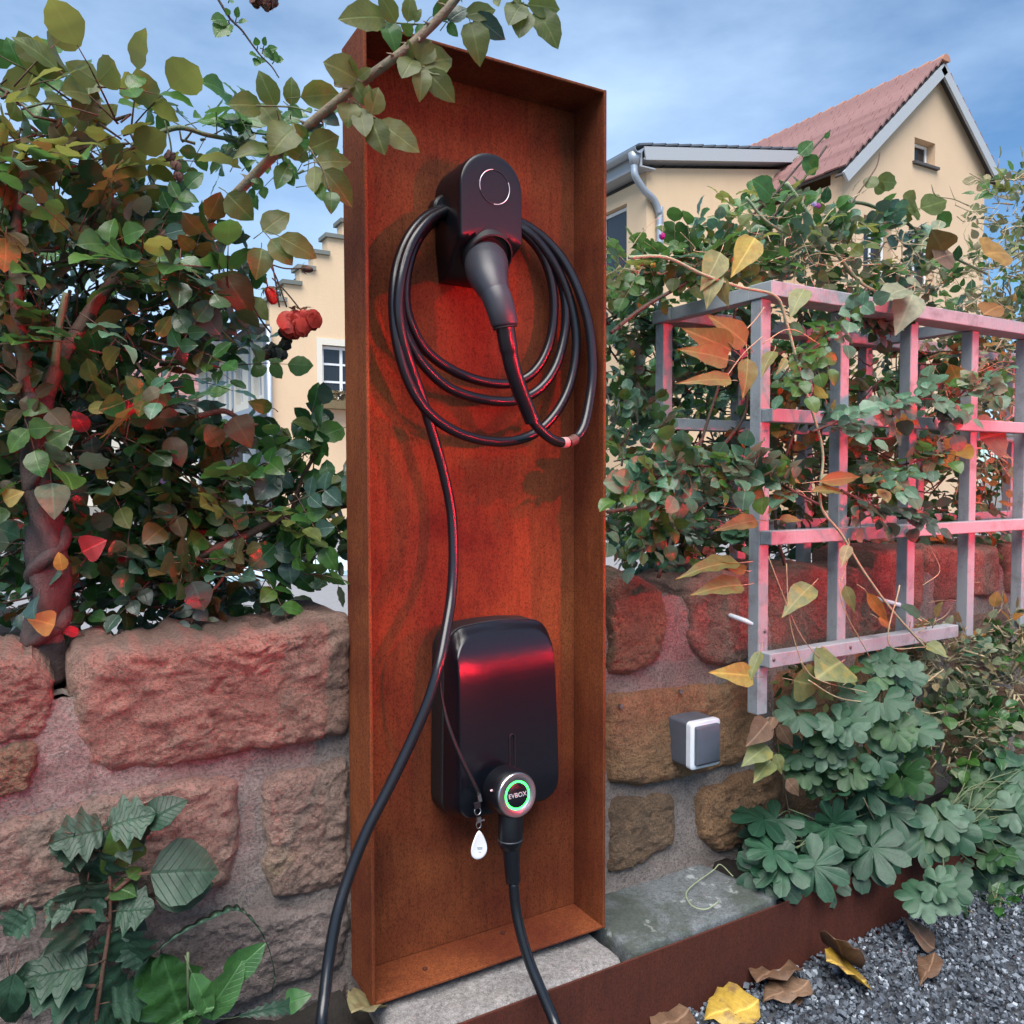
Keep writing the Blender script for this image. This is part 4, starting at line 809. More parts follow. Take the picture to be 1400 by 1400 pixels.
# connector under the charger's ring
k0 = RC-rn*.028; cz = at(700, 1152, 1.128); cx_ = Vector((at(699, 1130, 1.13).x, 1.136, 0))
b = MB(); b.tube([Vector((cx_.x+.006, 1.140, RC.z-.018)), Vector((cx_.x+.003, 1.136, RC.z-.045)), Vector((cx_.x, 1.133, cz.z+.010)), Vector((cx_.x, 1.133, cz.z)), Vector((cx_.x, 1.132, cz.z-.008)), Vector((cx_.x, 1.131, cz.z-.013))], [.0215, .0210, .0205, .0200, .0175, .0130], 28); b.build('connector', BLACK_MATT, CB, angle=40)
b = MB(); b.tube([Vector((cx_.x, 1.133, cz.z+.006)), Vector((cx_.x, 1.133, cz.z+.0035))], .02075, 28); b.build('connector_seam', GRIP, CB, True)
b = MB(); b.tube([Vector((cx_.x, 1.131, cz.z-.010)), (Vector((cx_.x, 1.131, cz.z-.010))+PL[0])/2+Vector((-.0005, 0, 0)), PL[0]+Vector((0, .001, .001)), PL[0]+Vector((0, 0, -.001))], [.0140, .0130, .0122, .0115], 18); b.build('strain_relief', RUBBER, CB, angle=40)

# ------------------------------------------------------------------ key fob on its lanyard
FB = thing('key_fob', 'white teardrop key fob hanging on a thin black lanyard beside the charger', 'key fob', tuple(at(655, 1152, 1.150)))
sp = [at(603, 905, 1.168), at(602, 935, 1.163), at(607, 968, 1.158), at(616, 1000, 1.150), at(630, 1035, 1.146), at(645, 1066, 1.146), at(655, 1086, 1.148)]
b = MB(); Q = crom(sp, 6); n = len(Q)
wv = [(.0014+.0022*min(1, i/(n*.7))) for i in range(n)]
b.loft([[p+Vector((-w_, 0, -w_*.3)), p+Vector((0, -.0009, 0)), p+Vector((w_, 0, w_*.3)), p+Vector((0, .0009, 0))] for p, w_ in zip(Q, wv)]); b.build('lanyard', BLACK_DEEP, FB, True)
q = at(655.5, 1091, 1.147); b = MB(); b.obox(q, (.0028, 0, .001), (0, .0018, 0), (-.0012, 0, .0062)); b.build('crimp', STEEL, FB)
q = at(652.5, 1101, 1.147); b = MB(); b.obox(q, (.0050, 0, .0006), (0, .0018, 0), (-.0008, 0, .0050)); b.build('end_loop', BLACK_DEEP, FB)
def ringt(c, r, rr0, name, tilt=0.0):
    b = MB(); b.tube([c+Vector((math.cos(a)*r, math.sin(a)*r*tilt, math.sin(a)*r)) for a in [2*math.pi*k/20 for k in range(21)]], rr0, 6, False); return b.build(name, STEEL, FB, True)
ringt(at(653, 1109, 1.147), .0056, .0009, 'ring', .2)
q = at(654.5, 1124, 1.147); b = MB(); b.obox(q+Vector((0, 0, .004)), (.0034, 0, 0), (0, .0022, 0), (0, 0, .0045)); b.tube([q+Vector((.001, 0, .001)), q+Vector((.0085, 0, .0015)), q+Vector((.0095, 0, .0015))], [.0012, .0012, .0024], 8)
b.tube([q+Vector((math.cos(a)*.0042, 0, -.0045+math.sin(a)*.0058)) for a in [2*math.pi*k/16 for k in range(17)]], .0009, 6, False); b.build('clip', STEEL, FB, angle=40)
fc = at(655, 1155, 1.147); dep = (fc-CAM).dot(_f)/FPX
O = []
for k in range(40):
    a = 2*math.pi*k/40; zz = math.cos(a); ww = math.sin(a)*(.62-.30*zz)*1.02
    O.append((fc.x+ww*17.5*dep, fc.z+zz*19.5*dep))
b = MB(); b.loft([[Vector((fc.x+(x-fc.x)*s, fc.y+dy, fc.z+(z-fc.z)*s)) for x, z in O] for s, dy in ((.90, .0016), (1, .0008), (1, -.0008), (.93, -.0017), (.82, -.0013), (.05, -.0013))]); tg = b.build('tag', WHITE, FB, angle=50)
b = MB()
for dz, w_ in ((-.004, .0085), (-.0062, .0085), (-.0115, .004)): b.obox(fc+Vector((.0005, -.0016, dz)), (w_*.55, 0, -.0012), (0, .0002, 0), (0, 0, .00045))
b.build('small_print', plain('grey_print', (.25, .28, .36), .6), tg)

# ------------------------------------------------------------------ light switch on the wall
SW = thing('light_switch', 'square dark grey outdoor light switch with white frame on the ochre stone', 'light switch', tuple(at(957, 1018, 1.25)))
a, c = at(949, 992, 1.205), at(988, 1045, 1.205); x0, x1, z0, z1 = a.x, c.x, c.z-.001, a.z+.001
def rb(lo, hi, name, mat, r, ya, yb, bev=.002):
    b = MB(); O = rrect(lo[0], hi[0], lo[1], hi[1], r, 0, 6); I = rrect(lo[0]+bev, hi[0]-bev, lo[1]+bev, hi[1]-bev, max(r-bev, .001), 0, 6); m_ = min(len(O), len(I))
    b.loft([[Vector((x, ya, z)) for x, z in O], [Vector((x, yb+bev, z)) for x, z in O]]); 
    b.loft([[Vector((lo[0]+(x-lo[0]), yb+bev, z)) for x, z in O], [Vector(((lo[0]+hi[0])/2+(x-(lo[0]+hi[0])/2)*(1-2*bev/(hi[0]-lo[0])), yb, (lo[1]+hi[1])/2+(z-(lo[1]+hi[1])/2)*(1-2*bev/(hi[1]-lo[1])))) for x, z in O]]); return b.build(name, mat, SW, angle=40)
rb((x0, z0), (x1, z1), 'back_box', DGREY, .007, 1.284, 1.226); rb((x0-.001, z0-.001), (x1+.001, z1+.001), 'frame', LGREY, .008, 1.2265, 1.2125); rb((x0+.008, z0+.008), (x1-.007, z1-.007), 'rocker', DGREY, .004, 1.213, 1.2035)
b = MB(); b.obox(((x0+x1)/2, 1.2032, z0+.0115), ((x1-x0)*.38, 0, 0), (0, .0004, 0), (0, 0, .0006)); b.build('rocker_line', BLACK_DEEP, SW)

# ------------------------------------------------------------------ trellis
TR = thing('trellis', 'grey painted wooden box trellis standing astride the wall under climbing roses', 'trellis', (1.9, 1.35, 0))
def bar(lo, hi, name): b = MB(); b.box(lo, hi, .0015); return b.build(name, WOOD, TR)
zt = CAM.z+.394
PX = [1.283+.2445*i for i in range(7)]; W_ = .0285
for i, x in enumerate(PX):
    lo = CAM.z-.491 if i == 0 else CAM.z-.435 if i == 1 else CAM.z-.40
    bar((x, 1.2003, lo), (x+W_, 1.2295, zt-.0308), 'post')
    bar((x, 1.5003, CAM.z-.50), (x+W_, 1.5295, zt-.0308), 'post')
rz = [(zt-.030, zt), (CAM.z+.113, CAM.z+.140), (CAM.z-.136, CAM.z-.108), (CAM.z-.387, CAM.z-.358)]
for k, (a, c) in enumerate(rz):
    x1 = PX[-1]+.05 if k < 3 else PX[2]+.16
    bar((PX[0]-(.004 if k == 0 else -.002), 1.170 if k else 1.1705, a), (x1, 1.1998 if k else 1.2295, c), 'rail')
    if k < 3: bar((PX[0]-.01, 1.4703 if k else 1.4705, a), (PX[-1]+.05, 1.4998 if k else 1.5295, c), 'rail')
for x in (PX[0]-.004, PX[3], PX[6]): bar((x, 1.2302, zt-.030), (x+W_, 1.4698, zt-.001), 'cross_rail')
for (u, v) in ((1046, 863), (1163, 885), (1058, 902)):
    q = at(u, v, 1.1995 if u == 1046 else 1.1695); b = MB(); b.tube([q, q+Vector((0, -.0012, 0))], [.0042, .0036], 10); b.build('screw', SCREW, TR, True)
for x in (PX[0]+.004, PX[2]): q = Vector((x, 1.215, at(1010, 851, 1.22).z)); b = MB(); b.tube([q+Vector((0, .0, -.006)), q+Vector((-.012, .085, .008))], .0052, 12); b.build('bracket_rod', LGREY, TR, True)

# ------------------------------------------------------------------ the car parked behind the viewer: its lit tail lights redden the scene
CARX, CARY = 0.0, 0.0
CARO = thing('parked_car', 'dark grey car with lit red tail lights parked facing away from the charging box', 'car', (0, 0, 0))
def sec(y, w, zb, zs, zr, wr): 
    return [Vector((CARX+x*sg_, y, z)) for sg_, L_ in ((-1, 1), (1, -1)) for x, z in [((w*.9), zb), (w, zb+.12), (w, zs-.12), (w*.96, zs), (wr, zr-.05), (wr*.8, zr)][::L_]]
b = MB(); b.loft([sec(CARY, .84, .42, .80, 1.14, .70), sec(CARY-.06, .90, .34, .98, 1.20, .72), sec(CARY-.25, .92, .30, 1.02, 1.40, .66), sec(CARY-.7, .92, .28, 1.02, 1.56, .62), sec(CARY-1.8, .92, .28, 1.0, 1.58, .64), sec(CARY-2.7, .92, .28, .98, 1.40, .66), sec(CARY-3.1, .92, .28, .96, 1.05, .76), sec(CARY-4.1, .88, .32, .80, .86, .70), sec(CARY-4.3, .78, .40, .66, .70, .6)])
cbod = b.build('body', CARPAINT, CARO, angle=35)
for y in (CARY-.85, CARY-3.45):
    for sg in (-1, 1):
        c = Vector((CARX+sg*.80, y, .33)); b = MB(); b.tube([c+Vector((-.12, 0, 0)), c+Vector((-.10, 0, 0)), c+Vector((.10, 0, 0)), c+Vector((.12, 0, 0))], [.30, .33, .33, .30], 28); wh = b.build('wheel', RUBBER, CARO, angle=40)
        b = MB(); b.tube([c+Vector((sg*.11, 0, 0)), c+Vector((sg*.126, 0, 0))], [.22, .20], 20); b.build('rim', STEEL, wh, angle=40)
b = MB(); b.obox((CARX, CARY-.16, 1.33), (.62, 0, 0), (0, .03, .08), (0, .01, 0)); b.build('rear_window', GLASS, CARO)
LZ, LA, LB, LD = 1.02, .0120, .029, .20                           # slim lenses set deep in hooded housings, so the beam is low and wide
for sg in (-1, 1):
    xm = CARX+sg*.66; b = MB()
    b.box((xm-.24, CARY-.03, LZ+LB), (xm+.24, CARY+LD, LZ+LB+.02)); b.box((xm-.24, CARY-.03, LZ-LB-.02), (xm+.24, CARY+LD, LZ-LB)); b.box((xm-.24, CARY-.04, LZ-LB-.02), (xm+.24, CARY-.0302, LZ+LB+.02))
    hl = b.build('tail_light', BLACK_DEEP, CARO)
    b = MB(); b.box((xm-.15, CARY-.030, LZ-LA), (xm+.15, CARY-.002, LZ+LA)); b.build('lit_lens', REDLAMP, hl)
b = MB(); b.box((CARX-.86, CARY-.1, .36), (CARX+.86, CARY+.20, .62), .03); b.build('bumper', BLACK, CARO)
CARO.location = (2.55, -1.42, 0); CARO.rotation_euler = (0, 0, math.radians(37.7))
# ------------------------------------------------------------------ plants
GR = 'climbing roses and shrubs around the wall'
# the thorny cane that arches over the top left corner of the box
P1 = Plant('rose_cane', 'long thorny rose cane with olive leaves arching over the top corner of the rusty box', 'rose branch', tuple(at(330, 258, 1.30)))
P1.cane([at(u, v, y) for u, v, y in ((255, 330, 1.42), (295, 292, 1.36), (330, 258, 1.30), (375, 212, 1.25), (420, 173, 1.20), (460, 140, 1.16), (500, 108, 1.12), (545, 75, 1.08), (580, 45, 1.06), (612, 12, 1.04), (640, -25, 1.02), (670, -70, 1.0))], (.0078, .0055), CANE, thorns=26)
Z1 = lambda u, v: (u/2.8, v/2.8); Z2 = lambda u, v: (450+u/2.8, v/2.8)
for bx, by, tx, ty, w_, m in ((215, 68, 38, 68, .85, 'olive'), (255, 88, 190, -30, .9, 'olive'), (215, 85, 262, 190, .95, 'green'), (300, 85, 312, -25, 1.0, 'olive'), (328, 86, 352, 32, 1.0, 'olive'), (320, 130, 275, 92, .8, 'green'), (330, 128, 372, 95, .8, 'green'), (395, 62, 490, 12, .8, 'green'), (432, 45, 440, -40, .8, 'olive'), (455, 82, 532, 28, 1.0, 'steel'), (550, 55, 675, 152, .85, 'steel'), (540, 85, 582, 235, 1.0, 'olive'), (455, 88, 492, 140, .9, 'green'), (520, 60, 640, 35, .75, 'olive'),
                                (318, 235, 300, 150, .7, 'olive'), (340, 240, 395, 145, 1.15, 'olive'), (345, 258, 480, 205, .95, 'olive'), (325, 225, 278, 295, 1.0, 'olive'), (352, 265, 352, 372, .9, 'olive'), (372, 268, 482, 392, .9, 'olive'),
                                (105, 305, -20, 235, 1.15, 'olive'), (100, 300, 82, 215, .75, 'olive'), (110, 302, 160, 258, .8, 'olive'), (88, 310, 18, 345, .9, 'brown'), (95, 315, 138, 400, .9, 'olive'), (150, 410, 150, 322, .85, 'olive'), (160, 440, 190, 332, 1.1, 'olive'), (78, 395, 72, 475, 1.1, 'olive'), (118, 412, 140, 535, .95, 'olive'), (165, 455, 212, 592, .95, 'olive'), (190, 462, 342, 592, .85, 'olive')):
    a, c = Z2(bx, by), Z2(tx, ty); yy = 1.13-.09*max(0, min(1, (a[0]-450)/180)); P1.px(*a, *c, yy, m, w_*1.12)
for bx, by, tx, ty, w_, m in ((1055, 412, 990, 268, .9, 'olive'), (1115, 405, 1116, 292, .95, 'olive'), (1000, 405, 875, 398, 1.0, 'olive'), (1150, 372, 1310, 355, .8, 'olive'), (1005, 408, 1068, 495, 1.1, 'olive'), (1105, 405, 1158, 450, .9, 'green'), (1130, 492, 1035, 570, 1.15, 'olive'), (1030, 580, 898, 580, .75, 'olive'), (1095, 560, 1180, 615, 1.0, 'olive'), (1185, 568, 1300, 520, 1.05, 'olive'), (1208, 622, 1345, 618, .85, 'olive'), (1205, 635, 1210, 748, .95, 'olive'), (1238, 650, 1352, 782, .9, 'olive'), (1228, 702, 1230, 765, .9, 'green'), (1268, 735, 1268, 808, 1.0, 'green'), (1175, 500, 1240, 480, .7, 'steel'), (1230, 430, 1300, 480, .9, 'steel'), (1120, 470, 1175, 540, .8, 'olive'), (1180, 530, 1120, 470, .8, 'green'),
                                (870, 740, 968, 842, 1.15, 'olive'), (1005, 888, 1108, 812, 1.05, 'olive'), (1070, 905, 1215, 988, .85, 'olive'), (1035, 915, 1120, 1015, .9, 'olive'), (1000, 950, 985, 1060, 1.0, 'olive'), (890, 640, 910, 605, .8, 'olive'), (1100, 640, 1060, 710, .9, 'green'), (1095, 655, 1125, 712, .9, 'green'), (960, 690, 1000, 700, .9, 'green'), (940, 640, 975, 610, .8, 'green')):
    a, c = Z1(bx, by), Z1(tx, ty); P1.px(*a, *c, 1.32-.18*(a[0]-300)/180, m, w_*1.12)
for s_ in ([Z2(320, 232), Z2(345, 255), Z2(380, 275)], [Z2(100, 305), Z2(115, 315)], [Z2(90, 385), Z2(150, 435), Z2(210, 470)], [Z2(200, 80), Z2(280, 90), Z2(390, 95)], [Z1(980, 405), Z1(1115, 410), Z1(1190, 430)], [Z1(1180, 560), Z1(1235, 650), Z1(1260, 730)]):
    P1.twig(crom([at(*q, 1.13 if q[0] > 420 else 1.22) for q in s_], 4), .0014, 5)
P1.finish(CANE_GREEN)
# clump of leaflets hanging into the frame at the top
P2 = Plant('rose_spray', 'small spray of olive rose leaves dangling at the top edge right of the cane', 'rose branch', tuple(at(720, 2, 1.04)))
for bx, by, tx, ty, w_ in ((738, 15, 688, 92, 1.0), (745, 38, 728, 142, 1.0), (790, 32, 880, 185, .95), (758, 18, 890, 32, .8), (640, -8, 648, 24, .8), (700, -30, 735, 15, .8)): P2.px(*Z2(bx, by), *Z2(tx, ty), 1.04, 'olive', w_*1.1)
P2.twig(crom([at(*Z2(u, v), 1.04) for u, v in ((640, -60), (700, -10), (745, 15), (790, 32))], 4), .0015, 5); P2.finish(CANE_GREEN)
P3 = Plant('rose_twig', 'thin dark rose twig with tiny green leaflets hanging against the sky', 'rose branch', tuple(at(300, 0, 1.3)))
tw = [Z1(u, v) for u, v in ((800, -60), (840, 5), (880, 70), (925, 115), (965, 170), (1000, 215), (1040, 255), (1068, 298))]
P3.cane([at(*q, 1.30) for q in tw], (.0022, .0010), TWIG, thorns=14, n=6)
for bx, by, tx, ty in ((878, 60, 862, 30), (905, 68, 915, 25), (912, 85, 948, 80), (868, 78, 808, 75), (870, 90, 825, 140), (875, 95, 872, 138), (985, 175, 978, 142), (1010, 175, 1020, 140), (1020, 195, 1062, 182), (1010, 190, 1045, 222), (1030, 200, 1070, 235), (985, 215, 955, 205), (985, 225, 978, 252), (1000, 222, 1000, 240), (1055, 230, 1085, 228), (1040, 205, 1030, 185), (880, 0, 890, 12)): P3.px(*Z1(bx, by), *Z1(tx, ty), 1.30, 'green', 1.15)
P3.finish()
def bloom(pl_root, c, r, n, mat, name, down=False, layers=3):
    off = wloc(pl_root); ax_ = Vector((R.gauss(0, .15), R.gauss(0, .15)-.15, -1 if down else 1)).normalized()
    for k in range(n):                                            # petals wrapped round a ball, the outer ones opening
        a = k*2.399; el = (k+.5)/n; rr = r*(.55+.45*el); th = .35+1.25*el
        e1 = ax_.orthogonal().normalized(); e2 = ax_.cross(e1); rad_ = e1*math.cos(a)+e2*math.sin(a)
        d = rad_*math.sin(th)+ax_*math.cos(th); tg_ = (ax_*math.sin(th)-rad_*math.cos(th))*1.0+rad_*(.35*el)
        m = frame(c+d*rr*.62-tg_*r*.50, tg_+rv(.10), d+rv(.15), r*R.uniform(.85, 1.1), 1.0); m.translation -= off
        o = bpy.data.objects.new(name, leaf_mesh('petal', mat)); COL.objects.link(o); o.parent = pl_root; o.matrix_basis = m

# the big bush left of the box: bole, canes and many kinds of leaf
P4 = Plant('rose_bush', 'large dense rose bush with green, bronze and red leaves rising behind the left wall', 'rose bush', tuple(at(62, 905, 1.47)))
b = MB(); Q = crom([at(u, v, 1.43) for u, v in ((62, 930), (60, 890), (63, 850), (68, 800), (66, 750), (58, 700), (52, 650), (50, 590), (56, 540))], 8)
b.tube(Q, np.interp(np.linspace(0, 1, len(Q)), [0, .1, .3, .5, .62, 1], [.040, .030, .025, .028, .021, .017]).tolist(), 24, wob=.20, tw=.09); b.tube([p+Vector((math.cos(i*.36), math.sin(i*.36), 0))*(.024 if i < 44 else .017) for i, p in enumerate(Q)][6:52], np.interp(np.linspace(0, 1, 46), [0, .2, .8, 1], [.004, .012, .010, .004]).tolist(), 10)
b.build('trunk', BARK, P4.root, True)
P4.cane([at(u, v, y) for u, v, y in ((56, 560, 1.43), (90, 480, 1.45), (150, 390, 1.46), (215, 330, 1.45), (262, 300, 1.43))], (.012, .007), CANE_RED, thorns=12)
P4.cane([at(u, v, y) for u, v, y in ((54, 600, 1.43), (30, 480, 1.44), (20, 350, 1.46), (30, 220, 1.5))], (.012, .006), CANE_RED)
P4.cane([at(u, v, y) for u, v, y in ((215, 575, 1.46), (260, 572, 1.45), (300, 562, 1.43), (318, 567, 1.42), (338, 580, 1.41), (352, 581, 1.41))], (.006, .003), CANE_RED, thorns=6)
P4.cane([at(u, v, y) for u, v, y in ((75, 500, 1.40), (82, 440, 1.39), (90, 400, 1.38))], (.006, .004), CANE_GREEN)
DK = ['dark', 'dark', 'green', 'dark', 'steel']; MX = ['green', 'green', 'dark', 'teal', 'dark', 'green', 'dark', 'green', 'brown', 'steel']
P4.fill(90, 170, 1.52, 135, 75, .10, 20, .060, ['olive', 'olive', 'olive', 'green'], nl=3, up=.5, wid=1.15, cam=.1, stem=.6)
P4.fill(170, 190, 1.48, 70, 60, .08, 9, .062, ['olive'], nl=3, up=.5, wid=1.1, cam=.1, stem=.6)
P4.fill(30, 150, 1.55, 70, 70, .10, 10, .060, ['olive', 'olive', 'green'], nl=3, up=.5, wid=1.15, cam=.1)
P4.fill(70, 250, 1.52, 120, 55, .12, 26, .056, ['olive', 'olive', 'green', 'brown'], nl=3, up=.3, wid=1.1, cam=.15)
P4.fill(110, 370, 1.52, 170, 110, .18, 86, .041, MX, nl=5, wid=1.15)
P4.fill(230, 350, 1.46, 85, 70, .10, 27, 0.0447, ['dark', 'steel', 'dark', 'olive', 'green'], nl=3, wid=1.1)
P4.fill(290, 400, 1.40, 70, 75, .10, 16, 0.0499, ['dark', 'steel', 'dark', 'olive', 'dark', 'green'], nl=3, wid=1.1)
P4.fill(170, 480, 1.48, 170, 75, .16, 48, 0.0404, ['dark', 'green', 'dark', 'green', 'teal', 'steel', 'dark', 'brown'], nl=5, wid=1.15)
P4.fill(100, 600, 1.52, 150, 90, .16, 64, 0.0447, ['green', 'dark', 'dark', 'teal', 'dark', 'olive', 'brown'], nl=3, wid=1.25)
P4.fill(130, 730, 1.56, 170, 90, .16, 59, 0.0430, ['dark', 'dark', 'green', 'steel', 'teal'], nl=3, wid=1.25)
P4.fill(150, 820, 1.58, 170, 45, .14, 35, 0.0387, ['dark', 'dark', 'steel', 'brown'], nl=3, wid=1.2)
P4.fill(0, 480, 1.50, 60, 200, .14, 40, 0.0430, ['dark', 'green', 'dark', 'green', 'brown', 'dark'], nl=5, wid=1.2)
P4.fill(110, 400, 1.62, 185, 130, .08, 90, .036, ['dark', 'dark', 'green', 'dark', 'steel'], nl=5, wid=1.15, shell=.2, up=.3)
P4.fill(120, 620, 1.62, 190, 130, .08, 80, .036, ['dark', 'dark', 'green', 'dark'], nl=5, wid=1.15, shell=.2, up=.3)
P4.fill(90, 560, 1.85, 220, 240, .16, 121, 0.0516, ['dark', 'green', 'dark'], nl=5, wid=1.2, shell=.2)
P4.fill(170, 800, 1.78, 200, 60, .10, 81, 0.0430, ['dark', 'dark', 'steel'], nl=5, wid=1.2, shell=.2)
for bu, bv, tu, tv, m, sh, y, w_ in ((118, 590, 100, 562, 'red', 'ovate', 1.40, 1.3), (112, 755, 145, 738, 'red', 'heart', 1.42, 1.3), (160, 760, 186, 758, 'red', 'heart', 1.46, 1.1), (172, 575, 178, 535, 'red', 'pointed', 1.40, 1.2), (108, 866, 75, 858, 'red', 'pointed', 1.42, 1.0), (228, 372, 214, 405, 'orange', 'heart', 1.42, 1.2), (8, 325, 6, 372, 'orange', 'ovate', 1.40, 1.0), (180, 410, 186, 430, 'orange', 'ovate', 1.42, 1.0), (120, 560, 155, 555, 'yellow', 'ovate', 1.40, .9), (5, 685, 32, 672, 'yellow', 'heart', 1.41, 1.2), (75, 855, 38, 845, 'yellow', 'heart', 1.39, 1.3), (70, 660, 75, 710, 'teal', 'heart', 1.39, 1.2), (215, 460, 235, 432, 'yellow', 'ovate', 1.39, 1.1), (85, 780, 80, 755, 'yellow', 'ovate', 1.39, 1.1), (175, 455, 183, 448, 'yellow', 'heart', 1.40, 1.3), (305, 372, 345, 432, 'brown', 'ovate', 1.36, 1.1), (255, 395, 285, 385, 'brown', 'ovate', 1.38, 1.3), (270, 420, 302, 458, 'steel', 'ovate', 1.36, 1.3), (240, 425, 265, 455, 'dark', 'ovate', 1.36, 1.3), (225, 320, 258, 312, 'steel', 'ovate', 1.38, 1.1), (300, 610, 282, 580, 'brown', 'ovate_b', 1.40, 1.1), (318, 570, 345, 612, 'brown', 'heart', 1.40, 1.1), (65, 605, 100, 585, 'green', 'heart', 1.39, 1.2)):
    P4.px(bu, bv, tu, tv, y, m, w_, sh)
P4.finish(CANE_RED)
P5 = Plant('rose_shoot', 'rose shoot with small bright green leaflets behind the thorny cane', 'rose branch', tuple(at(290, 185, 1.5)))
P5.cane([at(u, v, 1.5) for u, v in ((180, 200), (240, 175), (285, 185), (330, 193), (368, 198))], (.005, .003), CANE_GREEN, n=8)
P5.fill(330, 175, 1.52, 70, 30, .06, 14, .036, ['green', 'green', 'dark'], nl=5, wid=1.2); P5.fill(270, 180, 1.52, 35, 22, .05, 6, .038, ['green'], nl=5, wid=1.2); P5.fill(405, 240, 1.5, 55, 22, .05, 7, .036, ['green', 'green', 'olive'], nl=5, wid=1.2); P5.finish(CANE_GREEN)

# low bush over the wall between the big bush and the box
P6 = Plant('rose_bush', 'low dark glossy rose bush with reddish canes leaning on the wall left of the box', 'rose bush', tuple(at(365, 835, 1.46)))
P6.cane([at(u, v, 1.44) for u, v in ((240, 775), (290, 752), (330, 735), (370, 715), (398, 705), (430, 698), (478, 690))], (.0075, .0055), CANE_RED, thorns=10)
P6.cane([at(u, v, 1.44) for u, v in ((398, 706), (405, 680), (413, 655), (428, 625), (440, 595))], (.005, .003), CANE_RED, thorns=6)
P6.cane([at(u, v, 1.45) for u, v in ((362, 838), (378, 812), (392, 790), (400, 760))], (.009, .007), CANE_RED)
P6.cane([at(u, v, 1.43) for u, v in ((318, 758), (305, 790), (287, 812), (275, 835))], (.003, .002), CANE_RED, thorns=4)
P6.cane([at(u, v, 1.47) for u, v in ((410, 690), (440, 665), (478, 640))], (.005, .004), CANE_GREEN)
P6.fill(330, 690, 1.47, 115, 70, .10, 44, .040, ['dark', 'dark', 'green', 'olive', 'steel'], nl=5, wid=1.2)
P6.fill(300, 775, 1.47, 120, 50, .10, 56, .042, ['dark', 'dark', 'steel', 'green', 'brown'], nl=5, wid=1.2)
P6.fill(430, 640, 1.50, 55, 55, .08, 22, .040, ['green', 'dark', 'dark', 'olive', 'steel'], nl=5, wid=1.2)
P6.fill(440, 735, 1.49, 45, 40, .08, 14, .042, ['dark', 'dark', 'green'], nl=3, wid=1.3)
P6.fill(250, 660, 1.52, 60, 55, .10, 18, .042, ['dark', 'green', 'brown'], nl=5, wid=1.2)
for bu, bv, tu, tv, m, w_ in ((378, 650, 350, 682, 'steel', 1.25), (378, 650, 402, 665, 'steel', 1.2), (395, 615, 372, 642, 'steel', 1.2), (350, 655, 325, 632, 'green', 1.3), (345, 645, 333, 668, 'green', 1.2), (375, 745, 340, 778, 'dark', 1.3), (372, 752, 415, 760, 'steel', 1.2), (395, 765, 398, 798, 'steel', 1.5), (432, 720, 448, 752, 'dark', 1.6), (455, 730, 442, 752, 'steel', 1.6), (262, 795, 280, 835, 'steel', 1.3), (470, 585, 430, 600, 'green', 1.2), (430, 585, 400, 575, 'olive', 1.0), (425, 615, 395, 603, 'steel', .8), (372, 558, 340, 550, 'olive', .8), (420, 790, 448, 800, 'dark', 1.3), (405, 785, 432, 808, 'dark', 1.1)):
    P6.px(bu, bv, tu, tv, 1.40, m, w_)
bloom(P6.root, at(314, 650, 1.46), .016, 7, VIOLET, 'petal'); bloom(P6.root, at(224, 658, 1.45), .009, 6, VIOLET, 'petal')
P6.finish(CANE_RED)

# red rose with its buds, hanging between the bush and the box
FR = thing('red_rose', 'hanging coral red rose with a curled dark calyx left of the rusty box', 'rose flower', tuple(at(408, 430, 1.36)))
for c, r_, n_ in ((at(399, 440, 1.36), .033, 60), (at(422, 435, 1.352), .028, 46), (at(410, 446, 1.345), .024, 34)): bloom(FR, c, r_, n_, PETAL, 'petal', True)
for k in range(9):
    a = R.uniform(0, 6.3); d = Vector((math.cos(a), math.sin(a)*.6, .25)); c = at(R.uniform(398, 426), 424, 1.35); m = frame(c, d, Vector((0, 0, 1))+rv(.3), R.uniform(.014, .02), .6); m.translation -= wloc(FR)
    o = bpy.data.objects.new('sepal', leaf_mesh('pointed', LM['deadbrown'])); COL.objects.link(o); o.parent = FR; o.matrix_basis = m
for pts in (((365, 355), (378, 380), (392, 420)), ((372, 380), (390, 398), (412, 425)), ((368, 345), (374, 370), (382, 420))):
    b = MB(); b.tube(crom([at(u, v, 1.37) for u, v in pts], 5), .0013, 6); b.build('stalk', CANE_RED, FR, True)
def bud(label, top, tip, r_, mat, stalk, Y=1.37):
    t = thing('rose_bud', label, 'rose bud', tuple(at(*top, Y)), 'rose buds beside the red rose'); a, c = at(*top, Y), at(*tip, Y); d = (c-a)
    b = MB(); b.tube(crom([a, a+d*.25, a+d*.6, a+d*.9, c], 3), np.interp(np.linspace(0, 1, 13), [0, .2, .55, .85, 1], [.3*r_, r_, .95*r_, .55*r_, .1*r_]).tolist(), 10, wob=.12); b.build('bud', mat, t, True)
    b = MB(); b.tube(crom([at(u, v, Y) for u, v in stalk], 5), .0013, 6); b.build('stalk', CANE_RED, t, True)
    for k in range(5):
        ang = k*1.256; s_ = d.normalized().cross(Vector((0, 1, .1))).normalized(); u_ = s_.cross(d.normalized()); m = frame(a, s_*math.cos(ang)+u_*math.sin(ang)+d.normalized()*.5, -d, r_*2.6, .6); m.translation -= wloc(t)
        o = bpy.data.objects.new('sepal', leaf_mesh('pointed', LM['deadbrown'])); COL.objects.link(o); o.parent = t; o.matrix_basis = m
bud('slim coral red rose bud hanging left of the open red rose', (366, 392), (376, 416), .009, PETAL, ((358, 345), (361, 370), (366, 392)))
bud('small faded pink rose bud sticking out right above the red rose', (412, 367), (428, 369), .006, DRYPETAL, ((372, 362), (390, 367), (412, 367)))
